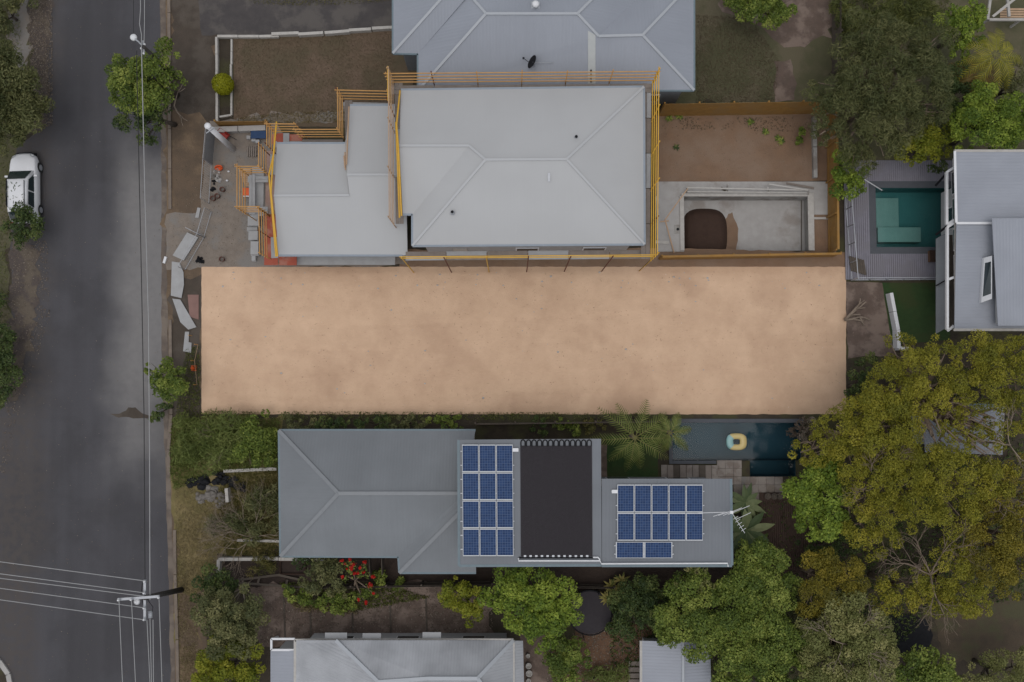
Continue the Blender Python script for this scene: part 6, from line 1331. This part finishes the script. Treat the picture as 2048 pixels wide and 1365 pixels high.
scatter('leaf_litter', 'brown leaf litter behind the white car', 'leaves', [(24, 480), (95, 480), (100, 640), (40, 820), (10, 950), (0, 950), (20, 700)], 1300, .045, 1.7, LF['brownlf'], .025, flat=True, clump=1)
scatter('grass', 'rough green grass at the left edge of the street', 'grass', [(-80, -60), (30, -60), (60, 250), (30, 292), (16, 470), (20, 640), (8, 810), (-80, 900)], 9000, .11, 7, LF['grassg'])
scatter('grass', 'tall pale grass in the overgrown front yard', 'grass', [(345, 838), (340, 950), (350, 980), (450, 940), (560, 940), (560, 838)], 9000, .17, 9, LF['palm'], clump=2)
scatter('grass', 'dry grass on the verge beside the lower kerb', 'grass', [(350, 970), (352, 1180), (358, 1365), (396, 1365), (395, 1190), (440, 1110), (470, 1000)], 9000, .10, 8, LF['straw'], clump=2)
scatter('grass', 'olive grass tufts around the rubble pile', 'grass', [(440, 940), (560, 940), (560, 1112), (450, 1110), (440, 1000)], 8000, .13, 8, LF['grass'])
scatter('grass', 'short brown grass of the walled lawn', 'grass', [(468, 82), (790, 64), (792, 225), (470, 236)], 16000, .05, 6, LF['lawnb'])
scatter('grass', 'bleached grass along the lower edge of the walled lawn', 'grass', [(478, 236), (560, 226), (690, 222), (690, 244), (470, 248)], 2200, .08, 6, LF['straw'])
scatter('grass', 'dry green grass on the lawn behind the blue-grey house', 'grass', [(1392, 30), (1500, 35), (1558, 120), (1550, 205), (1392, 205)], 9000, .06, 6, LF['lawnb'])
scatter('grass', 'yellowish grass at the top edge above the driveway', 'grass', [(480, -60), (830, -60), (785, 2), (740, 8), (600, 12), (500, 7)], 4500, .08, 7, LF['grass'])
scatter('grass', 'dark green grass at the top right', 'grass', [(1672, -40), (1900, -40), (1900, 60), (1672, 90)], 5000, .1, 7, LF['grassg'])
scatter('leaf_litter', 'brown leaf litter over the leafy lower yard', 'leaves', [(520, 1175), (900, 1170), (985, 1215), (985, 1285), (520, 1290)], 3000, .05, 1.6, LF['brownlf'], .03, flat=True, clump=1.5)
scatter('leaf_litter', 'reddish leaf litter on the mulch yard', 'leaves', [(1150, 1262), (1300, 1258), (1290, 1365), (1090, 1365), (1110, 1320)], 1500, .05, 1.7, LF['brownlf'], .03, flat=True)
scatter('ground_cover', 'low green ground cover above the leafy yard', 'plants', [(560, 1165), (760, 1165), (860, 1195), (700, 1225), (590, 1215)], 3500, .1, 3, LF['grassg'], .05)
scatter('ground_cover', 'straw-coloured leaves below the hedge clump', 'plants', [(575, 1200), (720, 1205), (715, 1228), (590, 1222)], 500, .13, 4, LF['straw'], .1)
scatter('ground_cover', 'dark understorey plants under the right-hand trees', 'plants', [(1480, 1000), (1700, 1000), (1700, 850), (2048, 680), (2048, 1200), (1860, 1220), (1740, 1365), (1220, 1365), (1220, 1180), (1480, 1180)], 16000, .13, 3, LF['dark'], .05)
scatter('gravel_bits', 'small pale rubble bits on the building site dirt', 'rubble', [(345, 440), (420, 330), (480, 300), (500, 430), (495, 530), (345, 535)], 500, .03, 1.3, LF['brownlf'], .022, flat=True)
scatter('grass', 'weedy grass at the left edge of the sandy block', 'grass', [(372, 700), (400, 690), (402, 840), (350, 840)], 1800, .1, 6, LF['grassg'])
scatter('dirt_bits', 'dark clods and leaf bits below the tall orange fence', 'clods', [(1325, 236), (1640, 234), (1640, 265), (1325, 258)], 420, .05, 1.6, LF['lawnb'], .03, flat=True, clump=1)
scatter('dirt_bits', 'pale scraps spread over the dirt yard', 'scraps', [(1325, 250), (1620, 250), (1620, 355), (1325, 355)], 220, .03, 1.8, LF['brownlf'], .022, flat=True)
scatter('straw_bits', 'thin straw stalks and twigs scattered on the sandy block', 'straw', [(410, 540), (1686, 540), (1686, 822), (410, 822)], 170, .12, 22, LF['straw'], .2, flat=True)
scatter('soil_clods', 'small brown soil clods scattered on the sandy block', 'clods', [(410, 540), (1686, 540), (1686, 822), (410, 822)], 900, .03, 1.3, leafmat('clod_brown', (.24, .15, .10), (.36, .24, .16), (.62, .52, .42)), .19, flat=True, clump=1.2)
scatter('edge_weeds', 'low weeds creeping along the lower edge of the sandy block', 'weeds', [(403, 822), (1300, 826), (1300, 840), (403, 840)], 2600, .09, 5, LF['grassg'], .06, clump=1.5)
print('LEAVES', COUNT[0], 'OBJ', len(bpy.data.objects))
